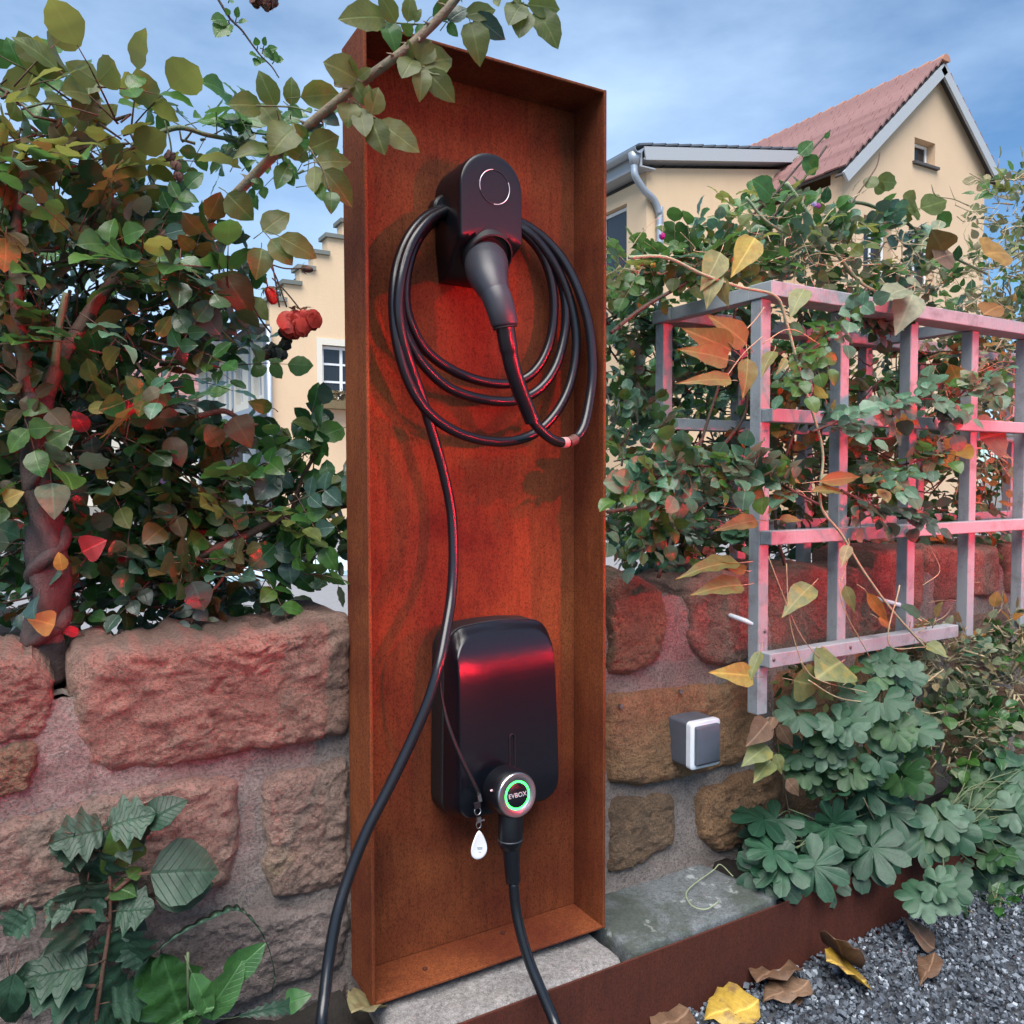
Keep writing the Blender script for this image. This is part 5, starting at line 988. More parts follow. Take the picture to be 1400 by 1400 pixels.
FD = thing('withered_rose', 'blackened cluster of dead rose heads under the red rose', 'dead flower', tuple(at(380, 470, 1.40)), 'withered rose heads')
for k in range(11): bloom(FD, at(R.uniform(360, 400), R.uniform(452, 488), 1.40+R.uniform(-.01, .015)), .015, 9, DARKPETAL, 'petal', True)
b = MB(); b.tube(crom([at(u, v, 1.40) for u, v in ((335, 395), (352, 430), (370, 455))], 5), .0016, 6); b.build('stalk', TWIG, FD, True)
FE = thing('withered_rose', 'dried brown rose head hanging from the olive leaves against the sky', 'dead flower', tuple(at(240, 215, 1.42)), 'withered rose heads')
for c in ((233, 212), (240, 225), (244, 240)): bloom(FE, at(*c, 1.42), .013, 9, DRYPETAL, 'petal', True)
b = MB(); b.tube(crom([at(u, v, 1.42) for u, v in ((225, 165), (232, 190), (235, 212))], 5), .0014, 6); b.build('stalk', CANE_GREEN, FE, True)
FF = thing('withered_rose', 'faded brown rose head cut off by the top edge above the twig', 'dead flower', tuple(at(362, 0, 1.3)), 'withered rose heads')
for c in ((352, 0), (365, 5), (372, 0)): bloom(FF, at(*c, 1.30), .016, 9, DRYPETAL, 'petal', True)
b = MB(); b.tube(crom([at(u, v, 1.30) for u, v in ((350, -60), (356, -30), (362, 0))], 5), .0018, 6); b.build('stalk', CANE_GREEN, FF, True)

# ---- right of the box: roses climbing through the trellis
P7 = Plant('climbing_rose', 'climbing rose with small blue-green leaves filling the trellis right of the box', 'climbing rose', tuple(at(960, 780, 1.42)))
SM = ['green', 'teal', 'dark', 'green', 'steel', 'teal']; shp = ('round', 'ovate', 'round')
for c in ([(900, 790), (930, 700), (960, 600), (990, 500), (1010, 400)], [(1080, 800), (1060, 700), (1090, 580), (1150, 480), (1180, 400)], [(830, 700), (880, 690), (940, 660), (1000, 640)], [(835, 455), (880, 420), (940, 385), (1020, 330), (1080, 270), (1130, 200)], [(980, 620), (1020, 560), (1010, 480)], [(1130, 560), (1200, 600), (1290, 570)]):
    P7.cane([at(u, v, 1.36) for u, v in c], (.0045, .0028), TWIG, thorns=8, n=7)
P7.fill(855, 425, 1.62, 60, 45, .08, 52, .032, ['green', 'green', 'olive', 'teal', 'dark'], shp, 5, wid=1.15)
P7.fill(860, 500, 1.62, 55, 80, .08, 60, .031, SM, shp, 5, wid=1.15)
P7.fill(860, 640, 1.48, 60, 90, .08, 44, .031, ['teal', 'dark', 'green', 'teal', 'steel'], shp, 5, wid=1.15)
P7.fill(965, 540, 1.60, 85, 130, .06, 90, .031, ['teal', 'dark', 'green', 'dark'], shp, 5, wid=1.15)
P7.fill(950, 700, 1.40, 90, 60, .07, 56, .031, ['teal', 'dark', 'green', 'steel'], shp, 5, wid=1.15)
P7.fill(1090, 480, 1.40, 110, 85, .08, 60, .033, ['teal', 'dark', 'green', 'dark', 'brown'], shp, 5, wid=1.15)
P7.fill(1080, 640, 1.42, 120, 85, .08, 56, .032, ['dark', 'dark', 'green', 'brown', 'orange'], shp, 5, wid=1.15)
P7.fill(1220, 500, 1.42, 110, 110, .10, 44, .033, ['dark', 'green', 'dark', 'brown', 'steel'], shp, 5, wid=1.15)
P7.fill(1240, 680, 1.44, 110, 90, .10, 36, .033, ['dark', 'dark', 'green', 'brown', 'orange'], shp, 5, wid=1.15)
P7.fill(1080, 580, 1.75, 260, 190, .12, 130, .045, ['dark', 'green', 'dark', 'olive'], shp, 5, wid=1.2, shell=.2)
P7.fill(1375, 560, 1.62, 60, 220, .06, 130, .036, ['dark', 'green', 'sage', 'dark'], shp, 5, wid=1.2, shell=.2)
P7.fill(1120, 560, 1.63, 130, 150, .06, 90, .036, ['dark', 'dark', 'green'], shp, 5, wid=1.2, shell=.2)
P7.fill(1235, 600, 1.66, 110, 180, .06, 130, .038, ['dark', 'green', 'dark', 'olive'], shp, 5, wid=1.2, shell=.2)
P7.fill(930, 600, 1.70, 130, 220, .10, 60, .042, ['dark', 'green', 'dark', 'teal'], shp, 5, wid=1.2, shell=.2)
P7.fill(900, 740, 1.55, 90, 40, .06, 50, .036, ['dark', 'green', 'dark', 'teal'], shp, 5, wid=1.2, shell=.2)
P7.fill(1100, 745, 1.62, 260, 40, .08, 110, .040, ['dark', 'green', 'dark', 'teal'], shp, 5, wid=1.2, shell=.2)
P7.fill(1330, 620, 1.70, 120, 240, .12, 100, .045, ['dark', 'green', 'brown'], shp, 5, wid=1.2)
P7.finish(TWIG)
# sprays that hang in front of the slats
def spray(label, stem, Y, n, L_, mats, sp_u, sp_v, r_=(.0028, .0016)):
    p = Plant('rose_spray', label, 'rose branch', tuple(at(*stem[0], Y)), 'rose sprays hanging in front of the trellis'); S = [at(u, v, Y) for u, v in stem]; p.cane(S, r_, TWIG, n=6, thorns=4); Q = crom(S, 10)
    for k in range(n):
        q = Q[int(len(Q)*(.15+.84*k/n))]; t = (Q[min(int(len(Q)*(.15+.84*k/n))+3, len(Q)-1)]-q); d = t.normalized()*.5+_r*R.uniform(-sp_u, sp_u)+Vector((0, R.uniform(-.5, .05), R.uniform(-sp_v, sp_v)))
        p.compound(q, d, L_*R.uniform(.8, 1.15), mats, ('round', 'ovate', 'round'), R.choice([5, 5, 3]), 1.15, None, .55)
    p.finish(TWIG)
spray('dense blue-green rose spray hanging in front of the leftmost trellis post', [(1120, 690), (1060, 660), (1000, 640), (930, 640), (870, 670)], 1.12, 52, .033, ['teal', 'teal', 'teal', 'green'], .5, .7)
spray('blue-green rose spray left of the trellis reaching down beside the box', [(960, 600), (925, 640), (895, 690), (880, 740)], 1.24, 34, .032, ['teal', 'teal', 'dark', 'green'], .6, .7)
spray('rose spray of pale blue-green leaves across the second trellis rail', [(1110, 590), (1150, 575), (1210, 555), (1265, 545), (1300, 555)], 1.13, 24, .034, ['teal', 'teal', 'steel'], .6, .5)
spray('rose spray of mixed green leaves hanging right of the third trellis post', [(1310, 610), (1270, 625), (1220, 640), (1185, 650)], 1.15, 16, .033, ['teal', 'green', 'fadedgreen', 'teal'], .6, .6)
spray('leafy green rose spray wound round the top of the second trellis post', [(1185, 395), (1160, 425), (1130, 455), (1105, 470)], 1.16, 12, .031, ['green', 'teal', 'green'], .6, .6)
spray('short green rose spray in front of the fourth trellis post', [(1370, 500), (1340, 520), (1305, 545)], 1.15, 12, .033, ['teal', 'sage', 'green'], .6, .6)
spray('small dark rose spray drooping over the third trellis rail', [(1150, 670), (1190, 690), (1230, 705), (1265, 700)], 1.13, 14, .032, ['steel', 'teal', 'steel'], .5, .4)
spray('rose spray with round leaves beside the second trellis post', [(1120, 470), (1090, 490), (1065, 520)], 1.14, 6, .032, ['teal', 'green'], .6, .5)
spray('dark rose spray under the top rail between second and third post', [(1170, 420), (1190, 445), (1225, 455)], 1.24, 16, .030, ['steel', 'dark', 'teal'], .6, .5)

# the tangle over the top of the trellis
P8 = Plant('climbing_rose', 'tangle of rose shoots and pale tendrils spilling over the top rail of the trellis', 'climbing rose', tuple(at(1100, 360, 1.35)))
P8.cane([at(u, v, 1.33) for u, v in ((1130, 283), (1170, 277), (1200, 285), (1240, 305), (1265, 330), (1300, 350), (1350, 375))], (.0045, .0035), CANE_GREEN, thorns=12)
P8.cane([at(u, v, 1.34) for u, v in ((960, 355), (1010, 310), (1050, 275), (1080, 240), (1110, 205), (1135, 178))], (.0036, .0018), TWIG, thorns=10, n=7)
P8.cane([at(u, v, 1.32) for u, v in ((1120, 330), (1155, 290), (1180, 255), (1198, 228), (1203, 208))], (.0026, .0014), CANE_RED, n=6)
P8.cane([at(u, v, 1.30) for u, v in ((1075, 250), (1100, 285), (1120, 320), (1150, 355), (1175, 385), (1200, 400))], (.0050, .0036), VINE)
P8.cane([at(u, v, 1.14) for u, v in ((860, 352), (910, 352), (960, 375), (1010, 392), (1060, 405), (1075, 440), (1090, 495), (1110, 560), (1125, 620), (1122, 690), (1150, 730), (1180, 780), (1220, 835), (1265, 885))], (.0032, .0026), VINE)
P8.cane([at(u, v, 1.32) for u, v in ((1020, 270), (1045, 300), (1075, 320), (1110, 345))], (.0034, .0026), VINE)
P8.cane([at(u, v, 1.30) for u, v in ((1175, 265), (1140, 285), (1120, 310))], (.0018, .0012), STRAW)
for k in range(46):
    u, v = R.uniform(980, 1300), R.uniform(300, 400); a = R.uniform(0, 6.28); l = R.uniform(25, 90); y = R.uniform(1.22, 1.4)
    pts = [at(u+math.cos(a)*l*t+R.gauss(0, 6), v+math.sin(a)*l*t*.6+R.gauss(0, 6), y+R.gauss(0, .01)) for t in (0, .35, .7, 1)]
    P8.twig(crom(pts, 4), R.uniform(.0007, .0018), 4)
P8.fill(875, 366, 1.42, 60, 18, .08, 28, .032, ['green', 'green', 'olive', 'teal'], shp, 5, wid=1.15, up=.4)
P8.fill(965, 356, 1.38, 75, 24, .09, 56, .034, ['green', 'olive', 'green', 'dark', 'teal'], shp, 5, wid=1.15, up=.4)
P8.fill(1050, 290, 1.36, 50, 40, .06, 12, .036, ['green', 'green', 'olive'], shp, 5, wid=1.15, up=.5)
P8.fill(1090, 345, 1.38, 100, 35, .09, 52, .034, ['green', 'olive', 'dark', 'teal', 'sage'], shp, 5, wid=1.15, up=.3)
P8.fill(1170, 345, 1.38, 100, 45, .09, 50, .034, ['teal', 'green', 'steel', 'sage', 'olive'], shp, 5, wid=1.15, up=.3)
P8.fill(1120, 300, 1.36, 50, 35, .06, 14, .034, ['sage', 'green', 'sage'], ('pointed', 'ovate'), 3, up=.6)
P8.fill(1260, 388, 1.34, 60, 14, .08, 18, .034, ['sage', 'green', 'dark', 'fadedgreen'], shp, 3, up=.3)
P8.fill(1180, 380, 1.28, 70, 22, .05, 10, .042, ['sage', 'fadedgreen'], ('pointed',), 1, up=.1)
for bu, bv, tu, tv, m, w_ in ((1055, 270, 1030, 245, 'green', 1.1), (1098, 215, 1118, 238, 'green', 1.1), (1092, 212, 1110, 195, 'green', 1.1), (1128, 190, 1135, 180, 'green', 1.1), (1185, 258, 1198, 240, 'olive', 1.2), (1196, 248, 1228, 250, 'olive', .9), (1195, 255, 1210, 262, 'olive', 1.2), (1255, 285, 1235, 288, 'olive', 1.2), (1258, 285, 1290, 278, 'olive', 1.2), (1235, 295, 1202, 290, 'steel', .9), (1282, 292, 1300, 310, 'green', 1.1), (1212, 325, 1230, 340, 'steel', 1.2), (1245, 328, 1230, 326, 'steel', 1.2)):
    P8.px(bu, bv, tu, tv, 1.32, m, w_*1.1)
for bu, bv, tu, tv, m, w_ in ((1032, 325, 1002, 375, 'yellow', 1.2), (985, 345, 960, 395, 'fadedgreen', 1.3), (978, 370, 966, 420, 'fadedgreen', 1.2), (985, 380, 994, 420, 'fadedgreen', 1.2), (1100, 395, 1080, 432, 'fadedgreen', 1.0), (1248, 402, 1226, 455, 'sage', 1.2), (1240, 395, 1195, 412, 'sage', .9)):
    P8.px(bu, bv, tu, tv, 1.15, m, w_, 'pointed')
bloom(P8.root, at(905, 322, 1.3), .010, 6, MAGENTA, 'petal', True); bloom(P8.root, at(1118, 282, 1.3), .011, 6, MAGENTA, 'petal'); bloom(P8.root, at(1112, 280, 1.3), .010, 5, VIOLET, 'petal')
for c in ((872, 366), (893, 362), (864, 482)): bloom(P8.root, at(*c, 1.32), .009, 9, LM['yellow'], 'petal', True)
P8.cane([at(u, v, 1.3) for u, v in ((862, 340), (880, 315), (903, 296), (907, 300), (905, 320))], (.0008, .0006), STRAW, n=5)
P8.finish(STRAW)
# pointed yellowing leaves of a clematis in front of the slats
P9 = Plant('clematis', 'clematis shoot with long pointed yellow and rust coloured leaves left of the first trellis post', 'climbing plant', tuple(at(1000, 500, 1.14)))
for bu, bv, tu, tv, w_, m in ((1020, 470, 972, 430, 1.25, 'autumn'), (1000, 478, 938, 450, 1.15, 'autumn'), (996, 492, 933, 476, .95, 'autumn'), (1022, 490, 1018, 545, 1.5, 'autumn'), (1000, 520, 930, 520, .7, 'autumn'), (1052, 640, 1100, 660, 1.0, 'autumn'), (1120, 658, 1185, 650, .7, 'autumn'), (1110, 672, 1165, 672, .7, 'autumn'), (1080, 665, 1050, 700, .9, 'autumn'), (1065, 710, 1100, 710, .9, 'autumn'), (1022, 665, 1050, 692, 1.6, 'fadedgreen'), (1035, 712, 980, 722, .8, 'fadedgreen'), (1010, 770, 928, 782, .8, 'autumn'), (1015, 800, 948, 808, 1.0, 'autumn'), (1020, 780, 985, 770, .9, 'autumn'), (1040, 890, 1022, 935, 1.0, 'fadedgreen'), (1030, 925, 975, 918, 1.1, 'yellow'), (1110, 800, 1070, 840, 1.3, 'fadedgreen'), (1185, 810, 1218, 855, .8, 'orange'), (1058, 480, 1040, 512, 1.3, 'autumn'), (1075, 490, 1062, 512, .9, 'fadedgreen'), (1240, 565, 1228, 598, 1.3, 'yellow'), (1235, 572, 1262, 582, .8, 'orange'), (1128, 545, 1112, 520, 1.4, 'yellow'), (1138, 560, 1142, 545, 1.2, 'fadedgreen'), (1265, 650, 1285, 610, .9, 'dry'), (1155, 800, 1170, 840, 1.0, 'fadedgreen'), (1160, 745, 1150, 775, 1.3, 'dry'), (1200, 845, 1222, 860, 1.3, 'orange')):
    P9.px(bu, bv, tu, tv, 1.135 if bu < 1200 else 1.15, m, w_*.72, 'pointed')
for s_ in ([(1042, 460), (1015, 485), (990, 520)], [(1042, 470), (1080, 450), (1120, 470)], [(1110, 690), (1090, 670), (1060, 690)], [(1045, 420), (1030, 440), (1000, 470)], [(1160, 760), (1150, 820), (1190, 900)], [(1050, 760), (1090, 860), (1120, 900)], [(1075, 770), (1080, 850), (1100, 920)], [(1270, 745), (1285, 780), (1262, 800)]):
    P9.twig(crom([at(u, v, 1.135) for u, v in s_], 5), .0011, 5)
P9.finish(STRAW)
# dry vine at the right edge
P10 = Plant('dry_vine', 'dense half withered vine with straw coloured leaves at the right edge of the trellis', 'vine', tuple(at(1370, 800, 1.30)))
DV = ['dry', 'sage', 'fadedgreen', 'dry', 'sage', 'orange', 'green', 'sage']
P10.fill(1385, 300, 1.50, 50, 70, .10, 80, .036, ['sage', 'fadedgreen', 'dry', 'green', 'olive'], ('pointed', 'ovate', 'round'), 3, up=.3)
P10.fill(1370, 375, 1.40, 60, 50, .10, 70, .034, ['sage', 'fadedgreen', 'dry', 'olive', 'green'], ('pointed', 'ovate'), 3)
P10.fill(1350, 480, 1.40, 80, 70, .10, 90, .032, DV, ('pointed', 'ovate'), 3)
P10.fill(1350, 610, 1.40, 80, 80, .10, 90, .032, DV, ('pointed', 'ovate'), 3)
P10.fill(1360, 760, 1.38, 60, 80, .10, 44, .032, ['dry', 'dry', 'orange', 'deadbrown', 'sage', 'brown'], ('pointed', 'ovate'), 3)
P10.fill(1290, 480, 1.42, 40, 110, .08, 26, .032, ['sage', 'dark', 'brown', 'fadedgreen'], ('pointed', 'ovate'), 3)
P10.fill(1385, 240, 1.42, 30, 40, .05, 6, .045, ['olive', 'orange', 'olive'], ('ovate',), 1)
for k in range(80):
    u, v = R.uniform(1290, 1420), R.uniform(240, 850); a = R.uniform(0, 6.28); l = R.uniform(25, 80); y = R.uniform(1.24, 1.4)
    P10.twig(crom([at(u+math.cos(a)*l*t+R.gauss(0, 5), v+math.sin(a)*l*t+R.gauss(0, 5), y) for t in (0, .35, .7, 1)], 3), R.uniform(.0008, .0018), 4)
for bu, bv, tu, tv, m, w_ in ((1290, 345, 1275, 315, 'brown', 1.2), (1345, 348, 1385, 345, 'orange', 1.3), (1278, 355, 1305, 345, 'deadbrown', 1.3), (1310, 520, 1300, 500, 'orange', 1.5), (1345, 430, 1372, 415, 'orange', 1.2), (1340, 600, 1380, 590, 'deadbrown', 1.2), (1300, 620, 1330, 605, 'yellow', 1.3), (1285, 610, 1300, 640, 'yellow', 1.2)): P10.px(bu, bv, tu, tv, 1.2, m, w_, 'heart')
P10.finish(STRAW)

# ---- the bed in front of the trellis
def lobed(name, label, cat, loc, spec, shape, mats, stem_to, L_, mat_stem=CANE_GREEN, cap=300, three=False):
    p = Plant(name, label, cat, loc, 'columbines by the edging' if name == 'columbine' else None, cap=cap)
    for (u, v, Y, ru, rvv, ry, n, sc, ms) in spec:
        C = at(u, v, Y); k = (C-CAM).dot(_f)/FPX
        for _ in range(n):
            o = rv().normalized()*R.uniform(.2, 1)**.5; q = C+_r*(o.x*ru*k)+Vector((0, o.y*ry, o.z*rvv*k)); m = R.choice(ms)
            out_ = (q-Vector(stem_to)); out_.z *= .3; out_.normalize(); l = L_*sc*R.uniform(.75, 1.2); nn = Vector((0, 0, .60))+(CAM-q).normalized()*1.0+out_*.1+rv(.26)
            d = out_*.6+Vector((0, -.2, -.35))+rv(.35)
            if three:
                s_ = d.cross(nn).normalized(); y_ = nn.cross(s_).normalized()*-1 if nn.cross(s_).dot(d) < 0 else nn.cross(s_).normalized()
                for a in (-1.75, 0, 1.75): p.leaf(q+(y_*math.cos(a)+s_*math.sin(a))*l*.08, y_*math.cos(a)+s_*math.sin(a), nn+rv(.16), l*.66, shape, m, 1.0)
            else: p.leaf(q, d, nn, l, shape, m, 1.0)
            b0 = Vector(stem_to)+Vector((R.gauss(0, .03), R.gauss(0, .02), 0)); p.twig(crom([b0, (b0+q)/2+Vector((0, 0, .03))+rv(.012), q], 4), [.0016]*8+[.0010], 4)
    p.finish(mat_stem); return p
zb = .13
a = atz(1190, 1160, zb); CB2 = ['columb', 'columb', 'columb2']
lobed('columbine', 'columbine with blue-green lobed leaves under the lowest trellis rail', 'garden plant', (a.x, 1.19, zb), [(1150, 990, 1.14, 80, 70, .05, 15, 1.0, CB2), (1210, 1030, 1.13, 60, 60, .05, 11, 1.0, ['columb2', 'columb']), (1200, 930, 1.16, 65, 35, .04, 8, .85, CB2), (1130, 1045, 1.17, 50, 35, .03, 7, .9, ['columb2'])], 'columbine', CB2, (a.x, 1.19, zb), .080, three=True)
a = atz(1330, 1200, .08)
lobed('columbine', 'big columbine with pale blue-green leaves spilling over the end of the edging', 'garden plant', (a.x, 1.12, zb), [(1345, 1150, 1.09, 95, 75, .06, 32, 1.05, ['columb', 'columb', 'columb', 'columb2']), (1285, 1160, 1.05, 35, 45, .03, 7, 1.1, ['columb', 'columb', 'columb2']), (1370, 1090, 1.10, 60, 60, .05, 16, .95, CB2), (1270, 1215, 1.0, 30, 30, .02, 4, 1.05, ['columb'])], 'columbine', CB2, (a.x, 1.12, zb), .080, three=True)
a = atz(1130, 1185, zb)
lobed('geranium', 'cranesbill with dark green deeply cut leaves behind the edging by the slate slab', 'garden plant', (a.x, 1.19, zb), [(1105, 1140, 1.18, 65, 38, .03, 13, .95, ['geran']), (1150, 1110, 1.17, 45, 40, .03, 7, 1.0, ['geran']), (1060, 1165, 1.16, 35, 30, .02, 6, .9, ['geran']), (1085, 1180, 1.16, 40, 10, .01, 4, .75, ['geran', 'columb2'])], 'palmate', ['geran'], (a.x, 1.20, zb), .112)
P11 = Plant('low_shrub', 'dusty grey green tangle of small leaves below the dry vine at the right', 'shrub', tuple(at(1340, 1050, 1.2)))
P11.fill(1290, 900, 1.22, 65, 50, .06, 90, .026, ['sage', 'sage', 'columb', 'dry'], ('round', 'ovate'), 3)
P11.fill(1370, 930, 1.22, 60, 75, .06, 110, .028, ['sage', 'dark', 'green', 'dry'], ('round', 'ovate'), 3)
P11.fill(1310, 1010, 1.20, 75, 60, .05, 90, .030, ['dark', 'green', 'sage', 'dark'], ('round', 'ovate'), 3)
P11.fill(1390, 860, 1.18, 50, 40, .05, 26, .040, ['columb2', 'sage', 'orange', 'fadedgreen'], ('ovate', 'heart'), 1)
P11.fill(1260, 860, 1.16, 30, 30, .03, 6, .045, ['fadedgreen', 'columb'], ('ovate', 'heart'), 1)
P11.fill(1360, 1270, 1.02, 70, 45, .05, 46, .030, ['dark', 'geran', 'dark'], ('heart', 'round'), 3)
for s_ in ([(1105, 930), (1150, 955), (1220, 965), (1260, 990), (1285, 1005)], [(1095, 905), (1120, 930), (1200, 950)], [(1290, 915), (1260, 940), (1250, 965), (1270, 975), (1290, 972)], [(1230, 800), (1215, 880), (1265, 885)], [(1180, 1090), (1200, 1130), (1215, 1160)]): P11.cane([at(u, v, 1.12) for u, v in s_], (.0016, .0010), STRAW, n=5)
P11.fill(1130, 920, 1.19, 60, 30, .03, 14, .026, ['green', 'columb2', 'fadedgreen'], ('ovate',), 3)
P11.px(1150, 905, 1118, 925, 1.14, 'fadedgreen', 1.6, 'heart'); P11.px(1085, 930, 1125, 938, 1.17, 'fadedgreen', 1.2, 'heart')
P11.finish(STRAW)
P12 = Plant('seedling', 'small plant with yellow green pointed leaves at the foot of the first trellis post', 'garden plant', tuple(at(1060, 1060, 1.19)))
for bu, bv, tu, tv, m, w_ in ((1050, 1020, 1015, 1045, 'fadedgreen', 1.3), (1055, 1040, 1030, 1068, 'fadedgreen', 1.4), (1060, 1030, 1070, 1060, 'fadedgreen', 1.3), (1050, 985, 1022, 1020, 'deadbrown', 1.4), (1058, 980, 1048, 1005, 'deadbrown', 1.4), (1065, 990, 1085, 1025, 'deadbrown', 1.0), (1075, 1065, 1095, 1090, 'deadbrown', 1.0)): P12.px(bu, bv, tu, tv, 1.18, m, w_, 'pointed')
P12.twig(crom([at(u, v, 1.19) for u, v in ((1080, 1120), (1070, 1060), (1060, 1000), (1052, 960))], 5), .0016, 5); P12.finish(TWIG)

# ---- bottom left
P13 = Plant('mallow', 'sprawling weed with dark crinkled leaves against the lower left of the wall', 'weed', tuple(at(130, 1395, 1.2)))
for bu, bv, tu, tv, w_, sh, m in ((140, 1135, 68, 1150, 1.0, 'mallow', 'mallow'), (150, 1130, 210, 1110, .9, 'mallow', 'mallow'), (130, 1160, 120, 1215, 1.1, 'mallow', 'mallow'), (200, 1128, 250, 1092, .8, 'ovate_b', 'mallow'), (120, 1205, 115, 1255, 1.0, 'mallow', 'mallow'), (205, 1195, 300, 1190, .95, 'ovate_b', 'mallow'), (100, 1245, 60, 1235, 1.2, 'mallow', 'mallow'), (50, 1250, 5, 1275, 1.0, 'mallow', 'mallow'), (160, 1245, 208, 1238, 1.2, 'mallow', 'mallow'), (165, 1270, 180, 1330, 1.1, 'mallow', 'mallow'), (120, 1320, 30, 1330, .9, 'mallow', 'mallow'), (110, 1340, 160, 1390, 1.1, 'mallow', 'mallow'), (150, 1370, 205, 1360, 1.1, 'mallow', 'mallow'), (20, 1330, 5, 1395, .8, 'ovate_b', 'mallow'), (175, 1200, 195, 1185, 1.0, 'heart', 'green'), (100, 1140, 150, 1150, 1.0, 'mallow', 'mallow'), (250, 1395, 222, 1315, .9, 'mallow', 'dark'), (160, 1175, 165, 1140, 1.0, 'heart', 'green')):
    P13.px(bu, bv, tu, tv, 1.225, m, w_*1.3, sh, dy=R.uniform(-.025, .02)); P13.px(bu+R.uniform(-25, 25), bv+R.uniform(-10, 40), tu+R.uniform(-35, 25), tv+R.uniform(-5, 45), 1.235, m, w_*1.2, 'mallow' if sh == 'mallow' else sh, dy=R.uniform(-.02, .01))
for s_ in ([(130, 1400), (140, 1330), (150, 1260), (150, 1190), (150, 1140)], [(150, 1260), (120, 1245), (60, 1255)], [(145, 1230), (180, 1200), (215, 1190)], [(135, 1350), (80, 1340)]): P13.cane([at(u, v, 1.23) for u, v in s_], (.0035, .002), CANE_RED, n=7)
P13.finish(CANE_RED)
P14 = Plant('dandelion', 'dandelion with arching toothed leaves and one fresh bright leaf at the foot of the wall', 'weed', tuple(at(310, 1400, 1.17)))
for bu, bv, tu, tv, w_, sh, m in ((275, 1392, 335, 1312, .62, 'ovate_b', 'fresh'), (308, 1335, 362, 1292, .75, 'ovate_b', 'fresh'), (262, 1330, 290, 1395, .5, 'ovate', 'fresh'), (240, 1398, 285, 1372, .9, 'dandelion', 'fresh'), (325, 1390, 412, 1370, 1.0, 'dandelion', 'mallow'), (390, 1372, 425, 1360, .9, 'heart', 'fresh')): P14.px(bu, bv, tu, tv, 1.17, m, w_*1.15, sh, dy=-.02)
S = crom([at(u, v, 1.19) for u, v in ((215, 1300), (245, 1278), (285, 1258), (320, 1245), (340, 1255), (362, 1285), (375, 1330), (372, 1360))], 6)
for nm, w0 in (('arched_leaf', .011),):
    b = MB(); n = len(S)
    b.loft([[p+Vector((0, 0, -1 if False else 1))*0+Vector((0, -w_, w_*.45)), p, p+Vector((0, w_, w_*.45))] for p, w_ in [(S[i], w0*(.25+.75*math.sin(math.pi*min(1, i/n*1.05)))*(1 if i % 3 else .55)) for i in range(n)]], False, False)
    b.build(nm, LM['mallow'], P14.root, True)
P14.twig([at(258, 1390, 1.18), at(257, 1330, 1.18), at(257, 1302, 1.18)], .002, 6); P14.finish(CANE_GREEN)

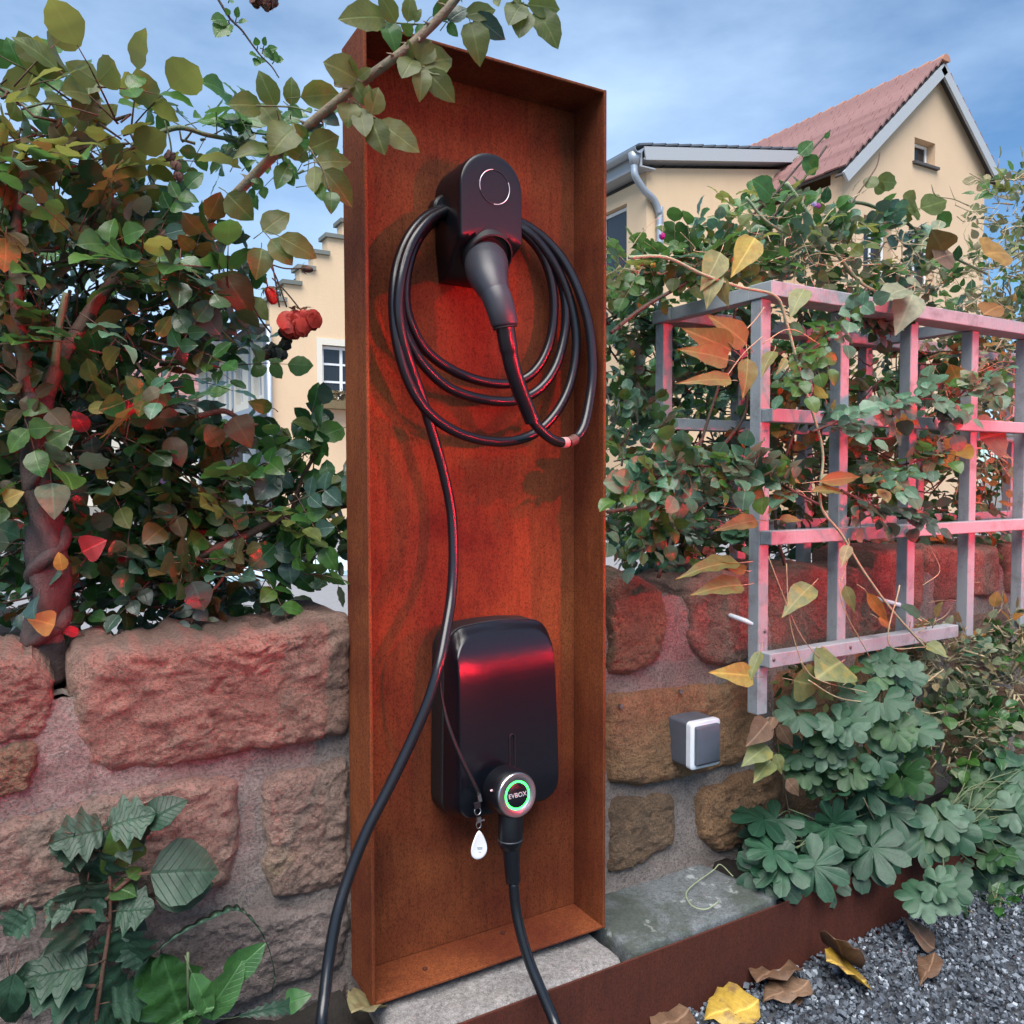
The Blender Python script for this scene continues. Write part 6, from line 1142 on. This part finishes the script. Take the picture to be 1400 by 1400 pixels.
# ---- fallen leaves, each a thing of its own
def fallen(label, u, v, z, ang, L_, mat, shape='ovate', curl=.5, wid=1.15, tilt=(0, 0)):
    V, F, UV = SHP[shape]; c = atz(u, v, z+.004); V = V.copy(); V[:, 1] -= .5; x, y = V[:, 0]*wid, V[:, 1]
    zz = V[:, 2]*.6+curl*(1.3*x*x+.55*y*y*np.sign(curl))+.045*np.sin(x*13+y*9)+.03*np.sin(y*23)+tilt[0]*x+tilt[1]*y; zz -= zz.min()
    ca, sa = math.cos(ang), math.sin(ang); me = bpy.data.meshes.new('fallen_leaf'); me.from_pydata(np.stack([(x*ca-y*sa)*L_, (x*sa+y*ca)*L_, zz*L_], -1).tolist(), [], F); uv = me.uv_layers.new(name='UVMap')
    idx = np.zeros(len(me.loops), np.int32); me.loops.foreach_get('vertex_index', idx); uv.data.foreach_set('uv', np.array(UV, np.float32)[idx].ravel()); me.polygons.foreach_set('use_smooth', [True]*len(me.polygons)); me.materials.append(LM[mat])
    me.update(); o = bpy.data.objects.new('fallen_leaf', me); COL.objects.link(o); o.location = c; tag(o, label, 'fallen leaf', 'fallen autumn leaves')
    sd = o.modifiers.new('thickness', 'SOLIDIFY'); sd.thickness = .0008
fallen('largest curled brown leaf leaning on the edging beside the gravel', 1055, 1338, 0, 1.9, .135, 'deadbrown', curl=.75, tilt=(0, .25))
fallen('brown leaf tucked under the largest curled leaf on the gravel', 1075, 1362, 0, 1.4, .105, 'deadbrown', curl=.6)
fallen('bright yellow leaf with brown back half standing on the gravel', 1158, 1345, 0, 1.25, .088, 'deadyellow', 'round', curl=.35, tilt=(.1, .75))
fallen('rounded brown leaf folded over the bright yellow one', 1150, 1330, .0, 1.9, .085, 'deadbrown', 'round', curl=.4, tilt=(.1, 1.2))
fallen('yellow and brown blotched leaf at the bottom edge', 1000, 1388, 0, 1.3, .110, 'deadyellow', curl=.45, tilt=(.3, 0))
fallen('pale brown leaf cut by the bottom edge nearest the cable', 918, 1402, 0, 1.6, .085, 'deadbrown', 'round', curl=.5)
fallen('narrow shrivelled brown leaf lying flat on the gravel at right', 1268, 1332, 0, 1.9, .10, 'deadbrown', 'pointed', curl=.8, wid=.9)
fallen('teardrop ochre brown leaf standing by the far end of the edging', 1256, 1290, 0, .3, .062, 'deadbrown', 'heart', curl=.35, tilt=(.2, .9))
fallen('crumpled pale leaf under the left foot of the rusty box', 500, 1388, .135, 2.2, .075, 'dry', 'ovate_b', curl=.9, tilt=(.2, .5))
fallen('small yellow leaf on the soil between slate slab and cranesbill', 1036, 1203, .140, 1.2, .045, 'yellow', curl=.5)
fallen('reddish brown dry leaf standing on the soil behind the slate slab', 1010, 1165, .140, 2.4, .045, 'deadbrown', 'pointed', curl=.6, tilt=(0, .7))
fallen('tiny curled brown leaf on the gravel below the bright yellow leaf', 1090, 1372, 0, 2.0, .030, 'deadbrown', 'pointed', curl=.8)
S = [atz(u, v, .152) for u, v in ((1002, 1198), (985, 1182), (975, 1190), (950, 1208), (938, 1222), (946, 1238), (965, 1243), (982, 1233))]
b = MB(); b.tube(crom(S, 6), .0012, 6); tag(b.build('grass_blade', VINE, None, True), 'bent pale dry grass blade lying on the slate slab', 'grass blade')
